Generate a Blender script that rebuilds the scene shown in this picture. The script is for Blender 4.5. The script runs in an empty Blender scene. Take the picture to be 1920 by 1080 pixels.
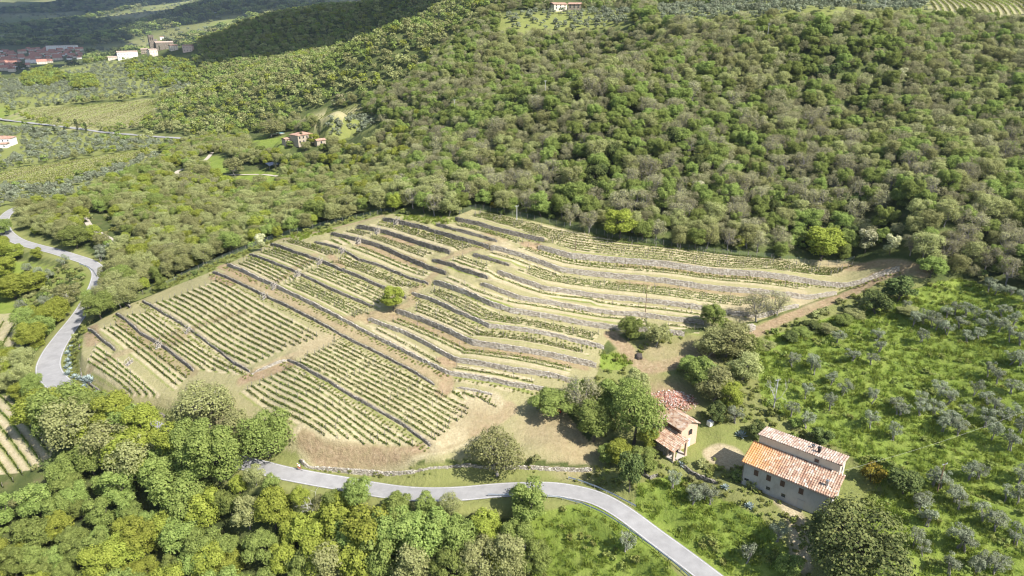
import bpy, bmesh, math, random
import numpy as np
from mathutils import Vector, Matrix

S = bpy.context.scene
COL = S.collection
R = math.radians
random.seed(7)
rng = np.random.default_rng(11)

# ------------------------------------------------------------------ camera
CAM_Z = 90.0
PITCH = R(22.0)
FPX = 1281.0                       # focal length in pixels of the 1920 wide photograph
cam_d = bpy.data.cameras.new('camera')
cam_d.lens = FPX / 1920 * 36.0
cam_d.clip_start = 1.0
cam_d.clip_end = 20000.0
cam = bpy.data.objects.new('camera', cam_d)
COL.objects.link(cam)
cam.location = (0, 0, CAM_Z)
cam.rotation_euler = (R(90) - PITCH, 0, 0)
S.camera = cam

# ------------------------------------------------------------------ sky, sun, exposure
SUN_EL = R(47)
SUN_DIR_H = (0.81, -0.585)
SUN_AZ = math.atan2(SUN_DIR_H[0], SUN_DIR_H[1])
SUN = Vector((math.sin(SUN_AZ) * math.cos(SUN_EL), math.cos(SUN_AZ) * math.cos(SUN_EL), math.sin(SUN_EL)))
W = bpy.data.worlds.new('World')
S.world = W
W.use_nodes = True
nt = W.node_tree
bg = nt.nodes['Background']
sky = nt.nodes.new('ShaderNodeTexSky')
sky.sky_type = 'NISHITA'
sky.sun_disc = False
sky.sun_elevation = SUN_EL
sky.sun_rotation = SUN_AZ
nt.links.new(sky.outputs['Color'], bg.inputs['Color'])
bg.inputs['Strength'].default_value = 0.10
sl = bpy.data.lights.new('sun', 'SUN')
sl.energy = 5.0
sl.angle = R(0.5)
sl.color = (1.0, 0.965, 0.915)
sun = bpy.data.objects.new('sun', sl)
COL.objects.link(sun)
sun.rotation_euler = SUN.to_track_quat('Z', 'Y').to_euler()
S.view_settings.view_transform = 'Standard'
S.view_settings.look = 'None'
S.view_settings.gamma = 1.0
S.view_settings.exposure = 0.90
S.cycles.filter_width = 1.15
S.cycles.max_bounces = 5
S.cycles.diffuse_bounces = 2
S.cycles.transparent_max_bounces = 4
S.cycles.caustics_reflective = False
S.cycles.caustics_refractive = False

# ------------------------------------------------------------------ pixel <-> world
cp, sp = math.cos(PITCH), math.sin(PITCH)
def ray(px, py):
    u = (np.asarray(px, float) - 960) / FPX
    v = (540 - np.asarray(py, float)) / FPX
    return u, cp + v * sp, -sp + v * cp
def at_depth(px, py, Y):
    u, dy, dz = ray(px, py)
    t = Y / dy
    return u * t, Y, CAM_Z + dz * t
def at_z(px, py, z):
    u, dy, dz = ray(px, py)
    t = (z - CAM_Z) / dz
    return u * t, dy * t, z
def project(x, y, z):
    zc = (y * cp - (z - CAM_Z) * sp)
    zc = np.where(zc < 1.0, 1.0, zc)
    px = 960 + FPX * x / zc
    py = 540 - FPX * (y * sp + (z - CAM_Z) * cp) / zc
    return px, py

# ------------------------------------------------------------------ terrain: smooth base through control points
Zc = [  # px, py, height
 (1300,1040,0),(1150,955,0),(1000,915,0),(800,915,-.3),(600,893,-.8),(500,880,-1),(380,835,-1.6),(200,770,-2.2),(90,680,-3),(110,640,-3.2),(150,590,-3.8),
 (165,545,-3.6),(185,500,-2.5),(100,475,-1),(20,450,-.5),(10,400,1),
 (760,852,2.6),(640,845,2.4),(540,670,9),(180,620,4),(160,700,0),(300,590,7),(400,510,13),(560,450,19),(740,402,26),(870,395,29),
 (1100,425,27),(1250,455,24),(1450,475,20.5),(1600,490,18),(1500,575,12.5),(1330,615,11.5),(1240,630,11),(1150,650,10),(1100,730,7),
 (1000,700,9.2),(900,650,12),(900,530,19.5),(1150,520,18.5),(1350,530,16.5),(700,600,13),(650,750,6.6),(500,760,4),(400,690,4.5),(850,740,7),(760,520,17.5),
 (1050,830,4),(1000,780,5),(1270,810,5),(1200,850,3.5),(1450,930,4),(1400,870,4.6),(1480,790,7),(1550,960,4),(1700,900,6.5),(1900,1000,6),(1800,800,9.5),
 (1900,700,14),(1900,560,20),(1700,560,15.5),(1800,530,18.5),(1450,700,9.3),(1600,680,11.5),(1350,1000,1.2),(1600,1070,2.5),
 (1100,880,1.0),(900,885,.8),(700,870,.8),
 (400,1000,-13),(0,1000,-15),(200,900,-10),(600,980,-9),(800,1050,-9),(1000,1000,-6),(1200,1060,-3.5),
 (50,820,-9),(0,740,-8),(60,700,-6),(20,620,-9),(50,540,-9),(0,500,-5),
 (250,480,-1),(330,440,2),(400,470,7),(500,420,10),(640,390,16),(420,390,1),(550,350,2),(640,330,8),(250,400,-1),(120,420,1),
 (560,262,8),(640,245,13),(660,270,11),(430,300,3),(340,320,-1),(470,330,1),(100,310,-12),(0,340,-12),(260,285,-10),(0,270,-14),(200,245,-12),(0,225,-14),(340,258,-8),
 (420,240,-4),(170,212,-6),(170,190,-2),(40,205,-6),(300,186,0),(330,200,1),
 (1290,75,76),(1150,130,66),(1000,180,54),(850,262,36),(750,330,21),
 (1900,80,75.5),(1900,250,46),(1900,400,31),(1600,80,77),(1600,200,51),(1600,350,34),(1300,250,46),(1300,400,29),(1000,370,31),(1000,300,38),(1100,200,55),(1450,130,66),(1750,140,63),(1750,300,41.5),(1750,430,30),
 (650,280,17),(560,220,11),
]
Yc = [  # px, py, depth along the view axis
 (300,140,930),(150,160,880),(100,145,966),(0,150,969),(240,108,1120),(290,95,1145),(350,110,1060),(200,125,1060),(120,128,1040),
 (0,128,1780),(100,110,2188),(100,92,2780),(0,100,2500),(100,76,3500),(250,70,3300),(150,55,4000),(20,60,4100),(200,28,4500),(0,20,4900),(300,-4,5600),(100,-20,6000),(500,-10,4600),(0,-30,6600),
 (360,50,2700),(450,38,2650),(390,18,2950),(300,45,3000),(350,75,2300),(530,8,3600),
 (400,92,1080),(470,42,1190),(600,20,1130),(600,82,965),(480,85,1010),(720,30,930),(800,20,900),(720,5,960),(860,4,800),
 (560,110,800),(500,170,640),(420,190,690),(650,100,640),(760,50,640),(900,5,610),(600,140,640),(380,160,830),
 (1050,14,560),(1000,45,510),(850,120,437),(930,80,470),(800,150,432),(700,215,430),(640,200,450),(1200,20,530),(1180,60,455),
 (1290,45,410),(1400,25,470),(1400,8,520),(1600,22,470),(1600,6,520),(1850,18,430),(1850,0,520),(1300,10,560),
]
ctrl = [at_z(a, b, c) for a, b, c in Zc] + [at_depth(a, b, c) for a, b, c in Yc]
ctrl += [ # places the photograph does not show: behind ridges, beside and behind the viewpoint
 (-150,60,-20),(0,70,-12),(0,20,-22),(60,60,-6),(120,60,2),(200,60,8),(-200,100,-18),(-300,150,-16),(-250,250,-8),(-100,-60,-28),(100,-60,-4),(300,0,16),(250,120,24),(300,220,62),(400,300,90),(-60,40,-22),
 (-500,300,-16),(-700,600,-14),(-1200,900,-14),(-1500,1800,-35),(-3500,3000,0),(-6000,6000,300),(-2000,500,-10),(-1500,0,-20),
 (600,500,120),(1000,1000,190),(300,1000,130),(100,900,112),(1500,600,170),(1200,200,110),(2500,3000,330),(0,2500,150),(0,5000,330),(-600,4000,150),(4000,6000,420),
 (10,382,46),(-40,372,38),(60,430,60),(-75,560,44),(-40,640,72),(-130,740,40),(0,700,85),
 (-150,1300,62),(-500,1450,5),(-700,1350,-20),(-900,1300,-30),(-1200,1400,-32),(-300,1500,35),(-700,1700,-36),
]
ctrl = np.array([(float(a), float(b), float(c)) for a, b, c in ctrl])
def warp(x, y):
    yy = np.maximum(y + 60.0, 25.0)
    r = np.hypot(x, yy)
    return np.arctan2(x, yy) * 1.6, np.log(r)
def tps_fit(P, v, lam):
    n = len(P)
    d2 = ((P[:, None] - P[None]) ** 2).sum(-1)
    K = np.where(d2 > 1e-12, 0.5 * d2 * np.log(np.maximum(d2, 1e-12)), 0)
    A = np.zeros((n + 3, n + 3))
    A[:n, :n] = K + lam * np.eye(n)
    A[:n, n] = 1; A[:n, n + 1:] = P; A[n, :n] = 1; A[n + 1:, :n] = P.T
    return np.linalg.solve(A, np.r_[v, 0, 0, 0])
CP_ = np.stack(warp(ctrl[:, 0], ctrl[:, 1]), -1)
# heights are fitted relative to distance so that far relief does not drown the near ground
CW = np.hypot(ctrl[:, 0], ctrl[:, 1] + 60) + 60
Wt = tps_fit(CP_, ctrl[:, 2] / CW, 4e-4)
def base_h(x, y):
    x = np.asarray(x, float); y = np.asarray(y, float)
    sh = np.broadcast(x, y).shape
    x = np.broadcast_to(x, sh).ravel(); y = np.broadcast_to(y, sh).ravel()
    out = np.empty(x.size)
    for i in range(0, x.size, 40000):
        a, b = warp(x[i:i + 40000], y[i:i + 40000])
        d2 = (a[:, None] - CP_[None, :, 0]) ** 2 + (b[:, None] - CP_[None, :, 1]) ** 2
        K = np.where(d2 > 1e-12, 0.5 * d2 * np.log(np.maximum(d2, 1e-12)), 0)
        w = np.hypot(x[i:i + 40000], np.maximum(y[i:i + 40000] + 60, 25.0)) + 60
        out[i:i + 40000] = (K @ Wt[:-3] + Wt[-3] + a * Wt[-2] + b * Wt[-1]) * w
    return out.reshape(sh)
TS = np.geomspace(70, 9000, 900)
def hit(px, py, hf=None):
    """first point where the ray through a picture position meets the ground"""
    hf = hf or base_h
    px = np.atleast_1d(np.asarray(px, float)); py = np.atleast_1d(np.asarray(py, float))
    res = np.zeros((px.size, 3))
    for k in range(px.size):
        u, dy, dz = ray(px[k], py[k])
        h = CAM_Z + dz * TS - hf(u * TS, dy * TS)
        j = np.argmax(h < 0) if (h < 0).any() else len(TS) - 1
        lo, hi = TS[max(j - 1, 0)], TS[j]
        tt = np.linspace(lo, hi, 24)
        hh = CAM_Z + dz * tt - hf(u * tt, dy * tt)
        m = np.argmax(hh < 0) if (hh < 0).any() else 23
        if m > 0 and hh[m] < 0:
            t = tt[m - 1] + (tt[m] - tt[m - 1]) * hh[m - 1] / (hh[m - 1] - hh[m])
        else:
            t = tt[m]
        x, y = u * t, dy * t
        res[k] = (x, y, float(hf(x, y)))
    return res

# ------------------------------------------------------------------ one ground sheet: grid lines dense over the vineyard
def lines(lo, hi, step, far_lo, far_hi, grow, smax=1e9):
    a = list(np.arange(lo, hi + 1e-6, step))
    s = step; v = a[-1]
    while v < far_hi:
        s = min(s * grow, smax); v += s; a.append(v)
    s = step; v = a[0]; b = []
    while v > far_lo:
        s = min(s * grow, smax); v -= s; b.append(v)
    return np.array(b[::-1] + a)
GX = lines(-128, 128, 0.36, -7000, 7000, 1.045)
GY = lines(92, 232, 0.36, -160, 9500, 1.035)
XX, YY = np.meshgrid(GX, GY)
GZ = base_h(XX, YY)
def bilin(F):
    def f(x, y):
        x = np.asarray(x, float); y = np.asarray(y, float)
        i = np.clip(np.searchsorted(GX, x) - 1, 0, len(GX) - 2)
        j = np.clip(np.searchsorted(GY, y) - 1, 0, len(GY) - 2)
        a = np.clip((x - GX[i]) / (GX[i + 1] - GX[i]), 0, 1); b = np.clip((y - GY[j]) / (GY[j + 1] - GY[j]), 0, 1)
        return (F[j, i] * (1 - a) * (1 - b) + F[j, i + 1] * a * (1 - b) + F[j + 1, i] * (1 - a) * b + F[j + 1, i + 1] * a * b)
    return f
def march(hf):
    def f(pts):
        p = np.asarray(pts, float).reshape(-1, 2)
        u, dy, dz = ray(p[:, 0], p[:, 1])
        T = TS[None, :]
        h = CAM_Z + dz[:, None] * T - hf(u[:, None] * T, dy[:, None] * T)
        neg = h < 0
        j = np.where(neg.any(1), neg.argmax(1), len(TS) - 1)
        lo = TS[np.maximum(j - 1, 0)]; hi = TS[j]
        for _ in range(14):
            m = (lo + hi) / 2
            b = CAM_Z + dz * m - hf(u * m, dy * m) < 0
            hi = np.where(b, m, hi); lo = np.where(b, lo, m)
        t = (lo + hi) / 2
        x, y = u * t, dy * t
        return np.stack([x, y, hf(x, y)], -1)
    return f
def vnoise(x, y, s, seed):
    def h(i, j):
        v = np.sin(i * 127.1 + j * 311.7 + seed * 74.7) * 43758.5453
        return v - np.floor(v)
    x = x / s; y = y / s
    i = np.floor(x); j = np.floor(y); a = x - i; b = y - j
    a = a * a * (3 - 2 * a); b = b * b * (3 - 2 * b)
    return (h(i, j) * (1 - a) + h(i + 1, j) * a) * (1 - b) + (h(i, j + 1) * (1 - a) + h(i + 1, j + 1) * a) * b - .5
rel = np.clip((np.hypot(XX, YY) - 3000) / 900, 0, 1)
GZ += rel * (vnoise(XX, YY, 900, 21) * 110 + vnoise(XX, YY, 380, 22) * 55 + vnoise(XX, YY, 170, 23) * 22)
GZ += np.clip((np.hypot(XX, YY) - 520) / 200, 0, 1) * np.clip((2000 - YY) / 400, 0, 1) * vnoise(XX, YY, 90, 24) * 5
smooth_h = bilin(GZ.copy())
wpt = march(smooth_h)              # picture position -> point on the smooth ground

# enlarged views of the photograph used while measuring: origin and scale
CROP = dict(a=(140,480,6), b=(140,600,6), c=(440,640,6), d=(700,680,6), e=(400,400,6), f=(640,390,6), g=(860,390,6), h=(640,560,6),
            i=(880,560,6), j=(1160,420,6), k=(1420,450,6), l=(1120,560,6), n=(500,800,4.8), p=(0,0,1), q=(960,700,12))
def PX(s):
    """'f 10 20 30 40; g 1 2' -> list of full picture positions"""
    out = []
    for seg in s.split(';'):
        t = seg.split(); ox, oy, k = CROP[t[0]]
        v = list(map(float, t[1:]))
        out += [(ox + v[m] / k, oy + v[m + 1] / k) for m in range(0, len(v), 2)]
    return out
def resample(P, step):
    P = np.asarray(P, float)
    d = np.r_[0, np.cumsum(np.hypot(*np.diff(P[:, :2], axis=0).T))]
    n = max(2, int(round(d[-1] / step)) + 1)
    s = np.linspace(0, d[-1], n)
    return np.stack([np.interp(s, d, P[:, k]) for k in range(P.shape[1])], -1)
def seg_dist(x, y, P):
    """distance to polyline, signed side (left of travel +), parameter overshoot past the ends"""
    best = np.full(x.shape, 1e9); side = np.zeros(x.shape); over = np.zeros(x.shape); arc = np.zeros(x.shape)
    acc = 0.0
    n = len(P) - 1
    for k in range(n):
        ax, ay = P[k, :2]; bx, by = P[k + 1, :2]
        L2 = (bx - ax) ** 2 + (by - ay) ** 2 + 1e-9
        t = ((x - ax) * (bx - ax) + (y - ay) * (by - ay)) / L2
        tc = np.clip(t, 0, 1)
        qx, qy = ax + tc * (bx - ax), ay + tc * (by - ay)
        d = np.hypot(x - qx, y - qy)
        L = math.sqrt(L2)
        ov = np.where((t < 0) & (k == 0), -t * L, np.where((t > 1) & (k == n - 1), (t - 1) * L, 0))
        cr = ((bx - ax) * (y - ay) - (by - ay) * (x - ax)) / L
        m = d < best
        best = np.where(m, d, best); side = np.where(m, cr, side); over = np.where(m, ov, over); arc = np.where(m, acc + tc * L, arc)
        acc += L
    return best, side, over, arc

# ------------------------------------------------------------------ dry stone walls (line at mid height of the visible face, wall height)
WALLS = [
 ('f 1285 115; g 0 130 480 250 965 370', 1.8, 'dark grey dry stone wall below the topmost vine rows, left of the gap'),
 ('g 895 430 1090 490 1288 542 1920 598; j 840 500 1920 610; k 480 445 970 505; k 1340 395 1600 318', 2.1, 'uppermost pale dry stone terrace wall, long and bent, below the top vine rows'),
 ('f 1075 195 1300 255 1755 385', 1.4, 'short dry stone wall under the grassy top corner, beside a second wall'),
 ('f 475 125 660 160 900 215 1300 325 1660 430', 1.7, 'dry stone wall running below the green grass at the top of the vineyard'),
 ('f 1680 435; g 700 530 1148 692 1920 775; j 840 690 1920 800; k 400 625 595 642; k 890 580', 1.9, 'second pale terrace wall from the top, bent at its dark left arm'),
 ('f 180 210 430 250 820 375 1225 500', 1.8, 'dark dry stone wall with a narrow stair gap near its upper end'),
 ('f 1490 525 1890 640', 1.4, 'short free standing piece of dry stone wall between two straw paths'),
 ('g 440 715 700 810 968 900 1920 1020; j 840 930 1600 1032; j 1920 935; k 460 730', 1.7, 'third pale terrace wall from the top ending in a bright return by the dirt track'),
 ('e 1330 230 1640 300 1900 380; f 700 550 1180 725', 1.7, 'long dark dry stone wall ending beside a straw path in mid vineyard'),
 ('f 1030 590 1400 700 1650 790', 1.5, 'medium dry stone wall left of the free standing short piece'),
 ('g 250 845 450 925 697 1015; i 1250 105 1920 175; l 780 220 1200 265', 1.7, 'fourth pale terrace wall from the top with a tree at its right end'),
 ('f 1045 830 1500 985; i 250 60 478 133 1000 215 1920 340; l 650 355 980 392', 1.9, 'tall pale terrace wall that ends behind the round tree by the dirt path'),
 ('e 1145 320 1440 400; f 200 580 480 660 980 840', 1.0, 'low overgrown dry stone wall hidden by weeds in mid vineyard'),
 ('e 650 345 900 430 1250 550 1500 660; f 0 690 520 910 730 1000', 1.2, 'low dark wall that runs down to the lone bright tree from above'),
 ('f 800 960 1000 1020; h 1300 140 1668 312; i 240 310 960 410 1520 545', 1.3, 'low terrace wall with weeds on its left arm and a pale right arm'),
 ('e 410 460 700 565 960 670 1300 840 1820 1060; h 330 90', 1.0, 'thin dark wall that ends left of the lone bright tree'),
 ('h 620 130 900 230 1480 495 1920 560; i 880 620 1430 745', 1.9, 'bent terrace wall that starts at the foot of the lone bright tree'),
 ('h 310 230 700 370 1130 600 1290 690 1920 800; i 960 870 1370 985', 1.7, 'bent terrace wall with red earth at its corner'),
 ('e 165 580 500 730 850 890 1220 1070; h 300 380 600 530 900 680 1190 822 1920 950; i 780 1000; q 1190 430 1620 560', 1.5, 'lowest long bent terrace wall above the brown track'),
 ('e 0 660 400 830 560 910 880 1060; h 0 400 400 595 740 770 1050 960', 1.0, 'dark wall that runs along the top of the large lower vine block'),
 ('d 940 265 1340 345', 0.6, 'very low pale wall of loose stones above three short vine rows'),
 ('a 770 510 1000 640 1250 790 1640 1070; c 0 240 195 350', 0.9, 'thin low wall crossing the lower left vine block'),
 ('a 470 650 750 870 960 990 1060 1060; b 1340 560', 1.2, 'grey wall beside a bare brown strip in the lower left vines'),
 ('a 145 820 300 930; b 460 330', 1.3, 'short wall corner nearest to the road bend'),
 ('b 60 220 60 560 200 680 330 780 700 920 1000 1010', 0.9, 'low boundary wall along the road side with blue agaves below'),
 ('c 600 190 900 360 1300 600 1900 930; d 650 935', 0.9, 'low straight wall through the nearest vine rows'),
 ('c 590 190 400 270 195 355', 0.8, 'short pale wall with a green shrub at the brown crossing path'),
 ('n 290 200 365 262 700 295 1000 325 1300 330 1600 320 1820 310; p 940 866 1012 864 1110 877', 1.3, 'long pale boundary wall above the road verge'),
 ('p 1258 866 1290 884 1318 898 1345 912', 1.6, 'dark retaining wall under the brick barn yard'),
 ('a 550 530 630 572', 1.0, 'tiny wall end under the leaning bare tree'),
]
wall_data = []
def uphill_left(P):
    m = resample(P, 3.0)
    d = np.gradient(m[:, :2], axis=0); d /= np.linalg.norm(d, axis=1)[:, None] + 1e-9
    nx, ny = -d[:, 1], d[:, 0]
    return (smooth_h(m[:, 0] + nx * 4, m[:, 1] + ny * 4) - smooth_h(m[:, 0] - nx * 4, m[:, 1] - ny * 4)).mean() > 0
for s, H, lab in WALLS:
    H *= .74
    P = wpt(PX(s))
    if not uphill_left(P): P = P[::-1]
    if 'road side' in lab or 'agaves' in lab:                     # this one always holds up the field on its right
        pass
    wall_data.append((resample(P, 1.0), H, lab))
dense = (XX > -132) & (XX < 132) & (YY > 90) & (YY < 235)
jj, ii = np.where(dense)
j0, j1, i0, i1 = jj.min(), jj.max() + 1, ii.min(), ii.max() + 1
DX, DY = XX[j0:j1, i0:i1], YY[j0:j1, i0:i1]
add = np.zeros_like(DX)
for P, H, lab in wall_data:
    L = 6.5
    m = (DX > P[:, 0].min() - L) & (DX < P[:, 0].max() + L) & (DY > P[:, 1].min() - L) & (DY < P[:, 1].max() + L)
    x, y = DX[m], DY[m]
    d, s, ov, _ = seg_dist(x, y, resample(P, 3.0))
    fade = np.clip(1 - d / L, 0, 1) ** 1.3 * np.clip(1 - ov / 2.0, 0, 1)
    add[m] += H / 2 * np.clip((s - 0.15) / 0.3, -1, 1) * fade
GZ[j0:j1, i0:i1] += add

# olive terraces right of the farmhouse: grassy banks
POLY = lambda s: np.array(list(map(float, s.split()))).reshape(-1, 2)
def inpoly(px, py, poly):
    r = np.zeros(px.shape, bool)
    j = len(poly) - 1
    for i in range(len(poly)):
        xi, yi = poly[i]; xj, yj = poly[j]
        c = ((yi > py) != (yj > py)) & (px < (xj - xi) * (py - yi) / (yj - yi + 1e-12) + xi)
        r ^= c; j = i
    return r
def edge_fade(px, py, poly, w):
    d = np.full(px.shape, 1e9)
    for k in range(len(poly)):
        a = poly[k]; b = poly[(k + 1) % len(poly)]
        t = np.clip(((px - a[0]) * (b[0] - a[0]) + (py - a[1]) * (b[1] - a[1])) / ((b - a) ** 2).sum(), 0, 1)
        d = np.minimum(d, np.hypot(px - a[0] - t * (b[0] - a[0]), py - a[1] - t * (b[1] - a[1])))
    return np.clip(d / w, 0, 1) * inpoly(px, py, poly)
ORCH = POLY('1415 640 1500 612 1640 570 1745 532 1800 522 1850 535 2300 600 2300 1500 1640 1500 1600 1000 1640 900 1590 850 1500 800 1430 760 1420 700')
near = (YY > 40) & (YY < 240) & (XX > 0) & (XX < 300)
ox, oy = project(XX[near], YY[near], GZ[near])
of = edge_fade(ox, oy, ORCH, 40)
# bank direction follows the photo: running right and towards the viewer
bd = np.array([0.80, -0.60]); bn = np.array([0.60, 0.80])
ph = (XX[near] * bn[0] + YY[near] * bn[1]) / 9.5 + 0.25 * np.sin(XX[near] / 17) + .12 * np.sin(YY[near] / 7)
fr = ph - np.floor(ph)
saw = np.where(fr < .78, fr / .78, (1 - fr) / .22) - .5
GZ[near] += saw * 2.4 * of
ORCH_PHASE = lambda x, y: (lambda p: p - np.floor(p))((x * bn[0] + y * bn[1]) / 9.5 + 0.25 * np.sin(x / 17) + .12 * np.sin(y / 7))

# ------------------------------------------------------------------ roads: centre line in picture positions, width
def spline(P, step):
    P = np.asarray(P, float)
    Q = np.vstack([2 * P[0] - P[1], P, 2 * P[-1] - P[-2]])
    out = []
    for k in range(1, len(Q) - 2):
        p0, p1, p2, p3 = Q[k - 1], Q[k], Q[k + 1], Q[k + 2]
        n = max(2, int(np.linalg.norm(p2[:2] - p1[:2]) / step))
        for t in np.arange(n) / n:
            out.append(.5 * (2 * p1 + (p2 - p0) * t + (2 * p0 - 5 * p1 + 4 * p2 - p3) * t * t + (3 * p1 - p0 - 3 * p2 + p3) * t ** 3))
    out.append(P[-1])
    return np.array(out)
def make_road(pts, widths, smooth=9):
    P = wpt(pts)
    P = np.c_[P, np.asarray(widths, float)]
    P[:, 3] *= .84
    Q = resample(spline(P, 1.5), 1.5)
    z = smooth_h(Q[:, 0], Q[:, 1])
    k = np.ones(smooth) / smooth
    zp = np.r_[np.full(smooth // 2, z[0]), z, np.full(smooth // 2, z[-1])]
    Q[:, 2] = np.convolve(zp, k, 'valid')
    for it in range(3):
        for c in (0, 1):
            a = Q[:, c].copy(); Q[1:-1, c] = (a[:-2] + 2 * a[1:-1] + a[2:]) / 4
    return Q
MAIN = make_road([(1420,1150),(1335,1085),(1250,1022),(1180,968),(1115,932),(1050,918),(985,916),(920,920),(850,927),(775,926),(700,917),(640,907),(580,896),(520,883),(470,871),(400,850),(330,820),(260,789),(200,768),(148,745),(105,715),(90,690),(99,660),(120,628),(146,594),(166,562),(181,530),(184,507),(165,491),(120,476),(70,463),(28,449),(8,430),(7,410),(22,394),(45,385)],
                 [5.2,5.2,5.2,5.2,5.3,5.4,5.4,5.4,5.4,5.4,5.4,5.4,5.3,5.3,5.3,5.4,5.4,5.6,6,6.6,7.2,7.4,7,6.4,5.8,5.6,5.6,5.8,6,6,6,6,6,5.5,5,5])
FARROAD = make_road([(-60,212),(0,223),(60,231),(120,238),(180,246),(240,252),(300,257),(345,260),(375,262)], [7]*9)
GRAVEL = make_road([(405,272),(398,285),(385,300),(360,312),(335,320),(332,326),(348,332),(375,331),(420,328),(480,327),(520,330)], [3]*11)
TRACKWOOD = make_road([(165,395),(160,408),(170,425),(180,433),(195,442),(215,452),(232,458)], [3]*7)
def cut(Q, extra, low):
    for arrs in (slice(None),):
        bb = (XX > Q[:, 0].min() - 14) & (XX < Q[:, 0].max() + 14) & (YY > Q[:, 1].min() - 14) & (YY < Q[:, 1].max() + 14)
        jj, ii = np.where(bb)
        x, y = XX[jj, ii], YY[jj, ii]
        # nearest sample (chunks)
        for c in range(0, len(x), 6000):
            xs, ys = x[c:c + 6000], y[c:c + 6000]
            d2 = (xs[:, None] - Q[None, :, 0]) ** 2 + (ys[:, None] - Q[None, :, 1]) ** 2
            k = d2.argmin(1); d = np.sqrt(d2[np.arange(len(k)), k])
            hw = Q[k, 3] / 2 + extra
            w = np.clip(1 - (d - hw) / 4.0, 0, 1); w = w * w * (3 - 2 * w)
            g = GZ[jj[c:c + 6000], ii[c:c + 6000]]
            GZ[jj[c:c + 6000], ii[c:c + 6000]] = g * (1 - w) + (Q[k, 2] - low) * w
cut(MAIN, 1.2, 0.12)
cut(FARROAD, 2.0, 0.12)
cut(GRAVEL, 1.2, 0.1)
cut(TRACKWOOD, 1.2, 0.1)
# pads under the buildings
def pad(px, py, r, dz=0.0):
    p = wpt([(px, py)])[0]
    d = np.hypot(XX - p[0], YY - p[1])
    w = np.clip(1 - (d - r) / (r * .7), 0, 1); w = w * w * (3 - 2 * w)
    GZ[:] = GZ * (1 - w) + (p[2] + dz) * w
pad(1490, 905, 11.5)
pad(1265, 825, 6.5)
pad(562, 263, 12)
height = bilin(GZ)
# fine natural unevenness everywhere but on the pads and the roads
ground_hit = march(height)
def on_ground(px, py):
    return ground_hit([(px, py)])[0]

# ------------------------------------------------------------------ what grows where: masks on the ground sheet
PXX, PYY = project(XX, YY, GZ)
infront = YY > 30
def mask(polys):
    m = np.zeros(XX.shape, bool)
    for p in polys: m |= inpoly(PXX, PYY, p)
    return m & infront
VINE_POLY = POLY('150 690 155 640 165 612 240 572 330 535 400 508 520 450 640 424 735 401 850 407 885 392 1000 415 1180 457 1400 482 1600 490 1690 503 1560 553 1420 602 1330 614 1150 627 1130 650 1120 700 1095 740 1060 770 1105 830 1112 872 1010 864 880 862 700 866 570 850 545 846 480 826 400 796 330 772 230 748 165 712')
FIELDS = dict(
 far=POLY('28 208 120 200 300 184 290 212 282 232 200 246 110 238 60 226'),
 near=POLY('-40 330 60 312 180 294 275 281 282 290 190 322 110 350 -40 362'),
 mid=POLY('560 225 640 205 680 192 690 206 640 222 580 238'),
 top=POLY('1745 -6 1930 -6 1930 36 1850 32 1770 24 1745 18'),
 low=POLY('-80 730 10 742 100 842 90 872 40 885 -80 900'),
 strip=POLY('-40 590 60 586 60 605 22 668 -40 690'))
LUSH = [ORCH, POLY('1195 905 1270 890 1330 925 1420 965 1490 1040 1500 1200 1300 1200 1290 1040 1190 955'),
        POLY('-40 480 150 505 175 530 140 580 60 600 -40 590'), POLY('1000 960 1110 940 1190 985 1290 1100 1290 1200 900 1200'),
        POLY('530 445 620 428 632 432 560 452'), POLY('735 402 850 408 880 412 820 424 760 412'),
        POLY('470 255 545 258 548 275 480 282'), POLY('440 325 520 318 525 350 450 355'), POLY('375 295 420 290 440 320 395 330'),
        POLY('1125 665 1170 660 1185 680 1160 695 1125 692'), POLY('-40 205 30 205 110 238 -40 222'), POLY('0 600 60 585 60 590 0 700')]
LAWN = [POLY('1290 790 1400 800 1420 835 1390 850 1300 870 1275 850'), POLY('1400 905 1500 960 1560 975 1660 930 1640 880 1590 870')]
EDGE = POLY('200 585 330 535 400 508 520 450 640 424 735 401 720 396 640 415 500 452 380 500 300 530 210 575')
OLIVE_LAND = [POLY('-60 352 110 347 190 322 290 287 312 300 200 352 120 388 -60 405'), POLY('-40 160 60 140 200 115 300 110 350 108 360 125 370 165 330 180 200 186 120 198 20 206 -40 205'),
              POLY('-40 228 120 243 240 258 330 265 330 282 180 292 60 310 -40 325'), POLY('605 228 650 216 700 225 705 242 640 262 610 258'),
              POLY('940 30 1060 18 1190 20 1180 50 1090 62 1000 70 930 60'), POLY('1230 15 1500 0 1740 -5 1740 22 1500 30 1300 45 1230 45')]
vine = mask([VINE_POLY]); lush = mask(LUSH); lawn = mask(LAWN); edge = mask([EDGE]); olive = mask(OLIVE_LAND)
field = mask(list(FIELDS.values()))
straw = np.zeros(XX.shape); soil = np.zeros(XX.shape); green = np.full(XX.shape, .25); wood = np.zeros(XX.shape)
green[vine] = .28; straw[vine] = .36; soil[vine] = .14
green[lush] = 1.0; green[lawn] = .55; soil[lawn] = .1; green[edge] = .45; green[olive] = .42
straw[field] = .55; green[field] = .45
BEND = POLY('60 500 150 505 178 530 140 580 60 600 20 560')
green[mask([BEND])] = .55
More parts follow.
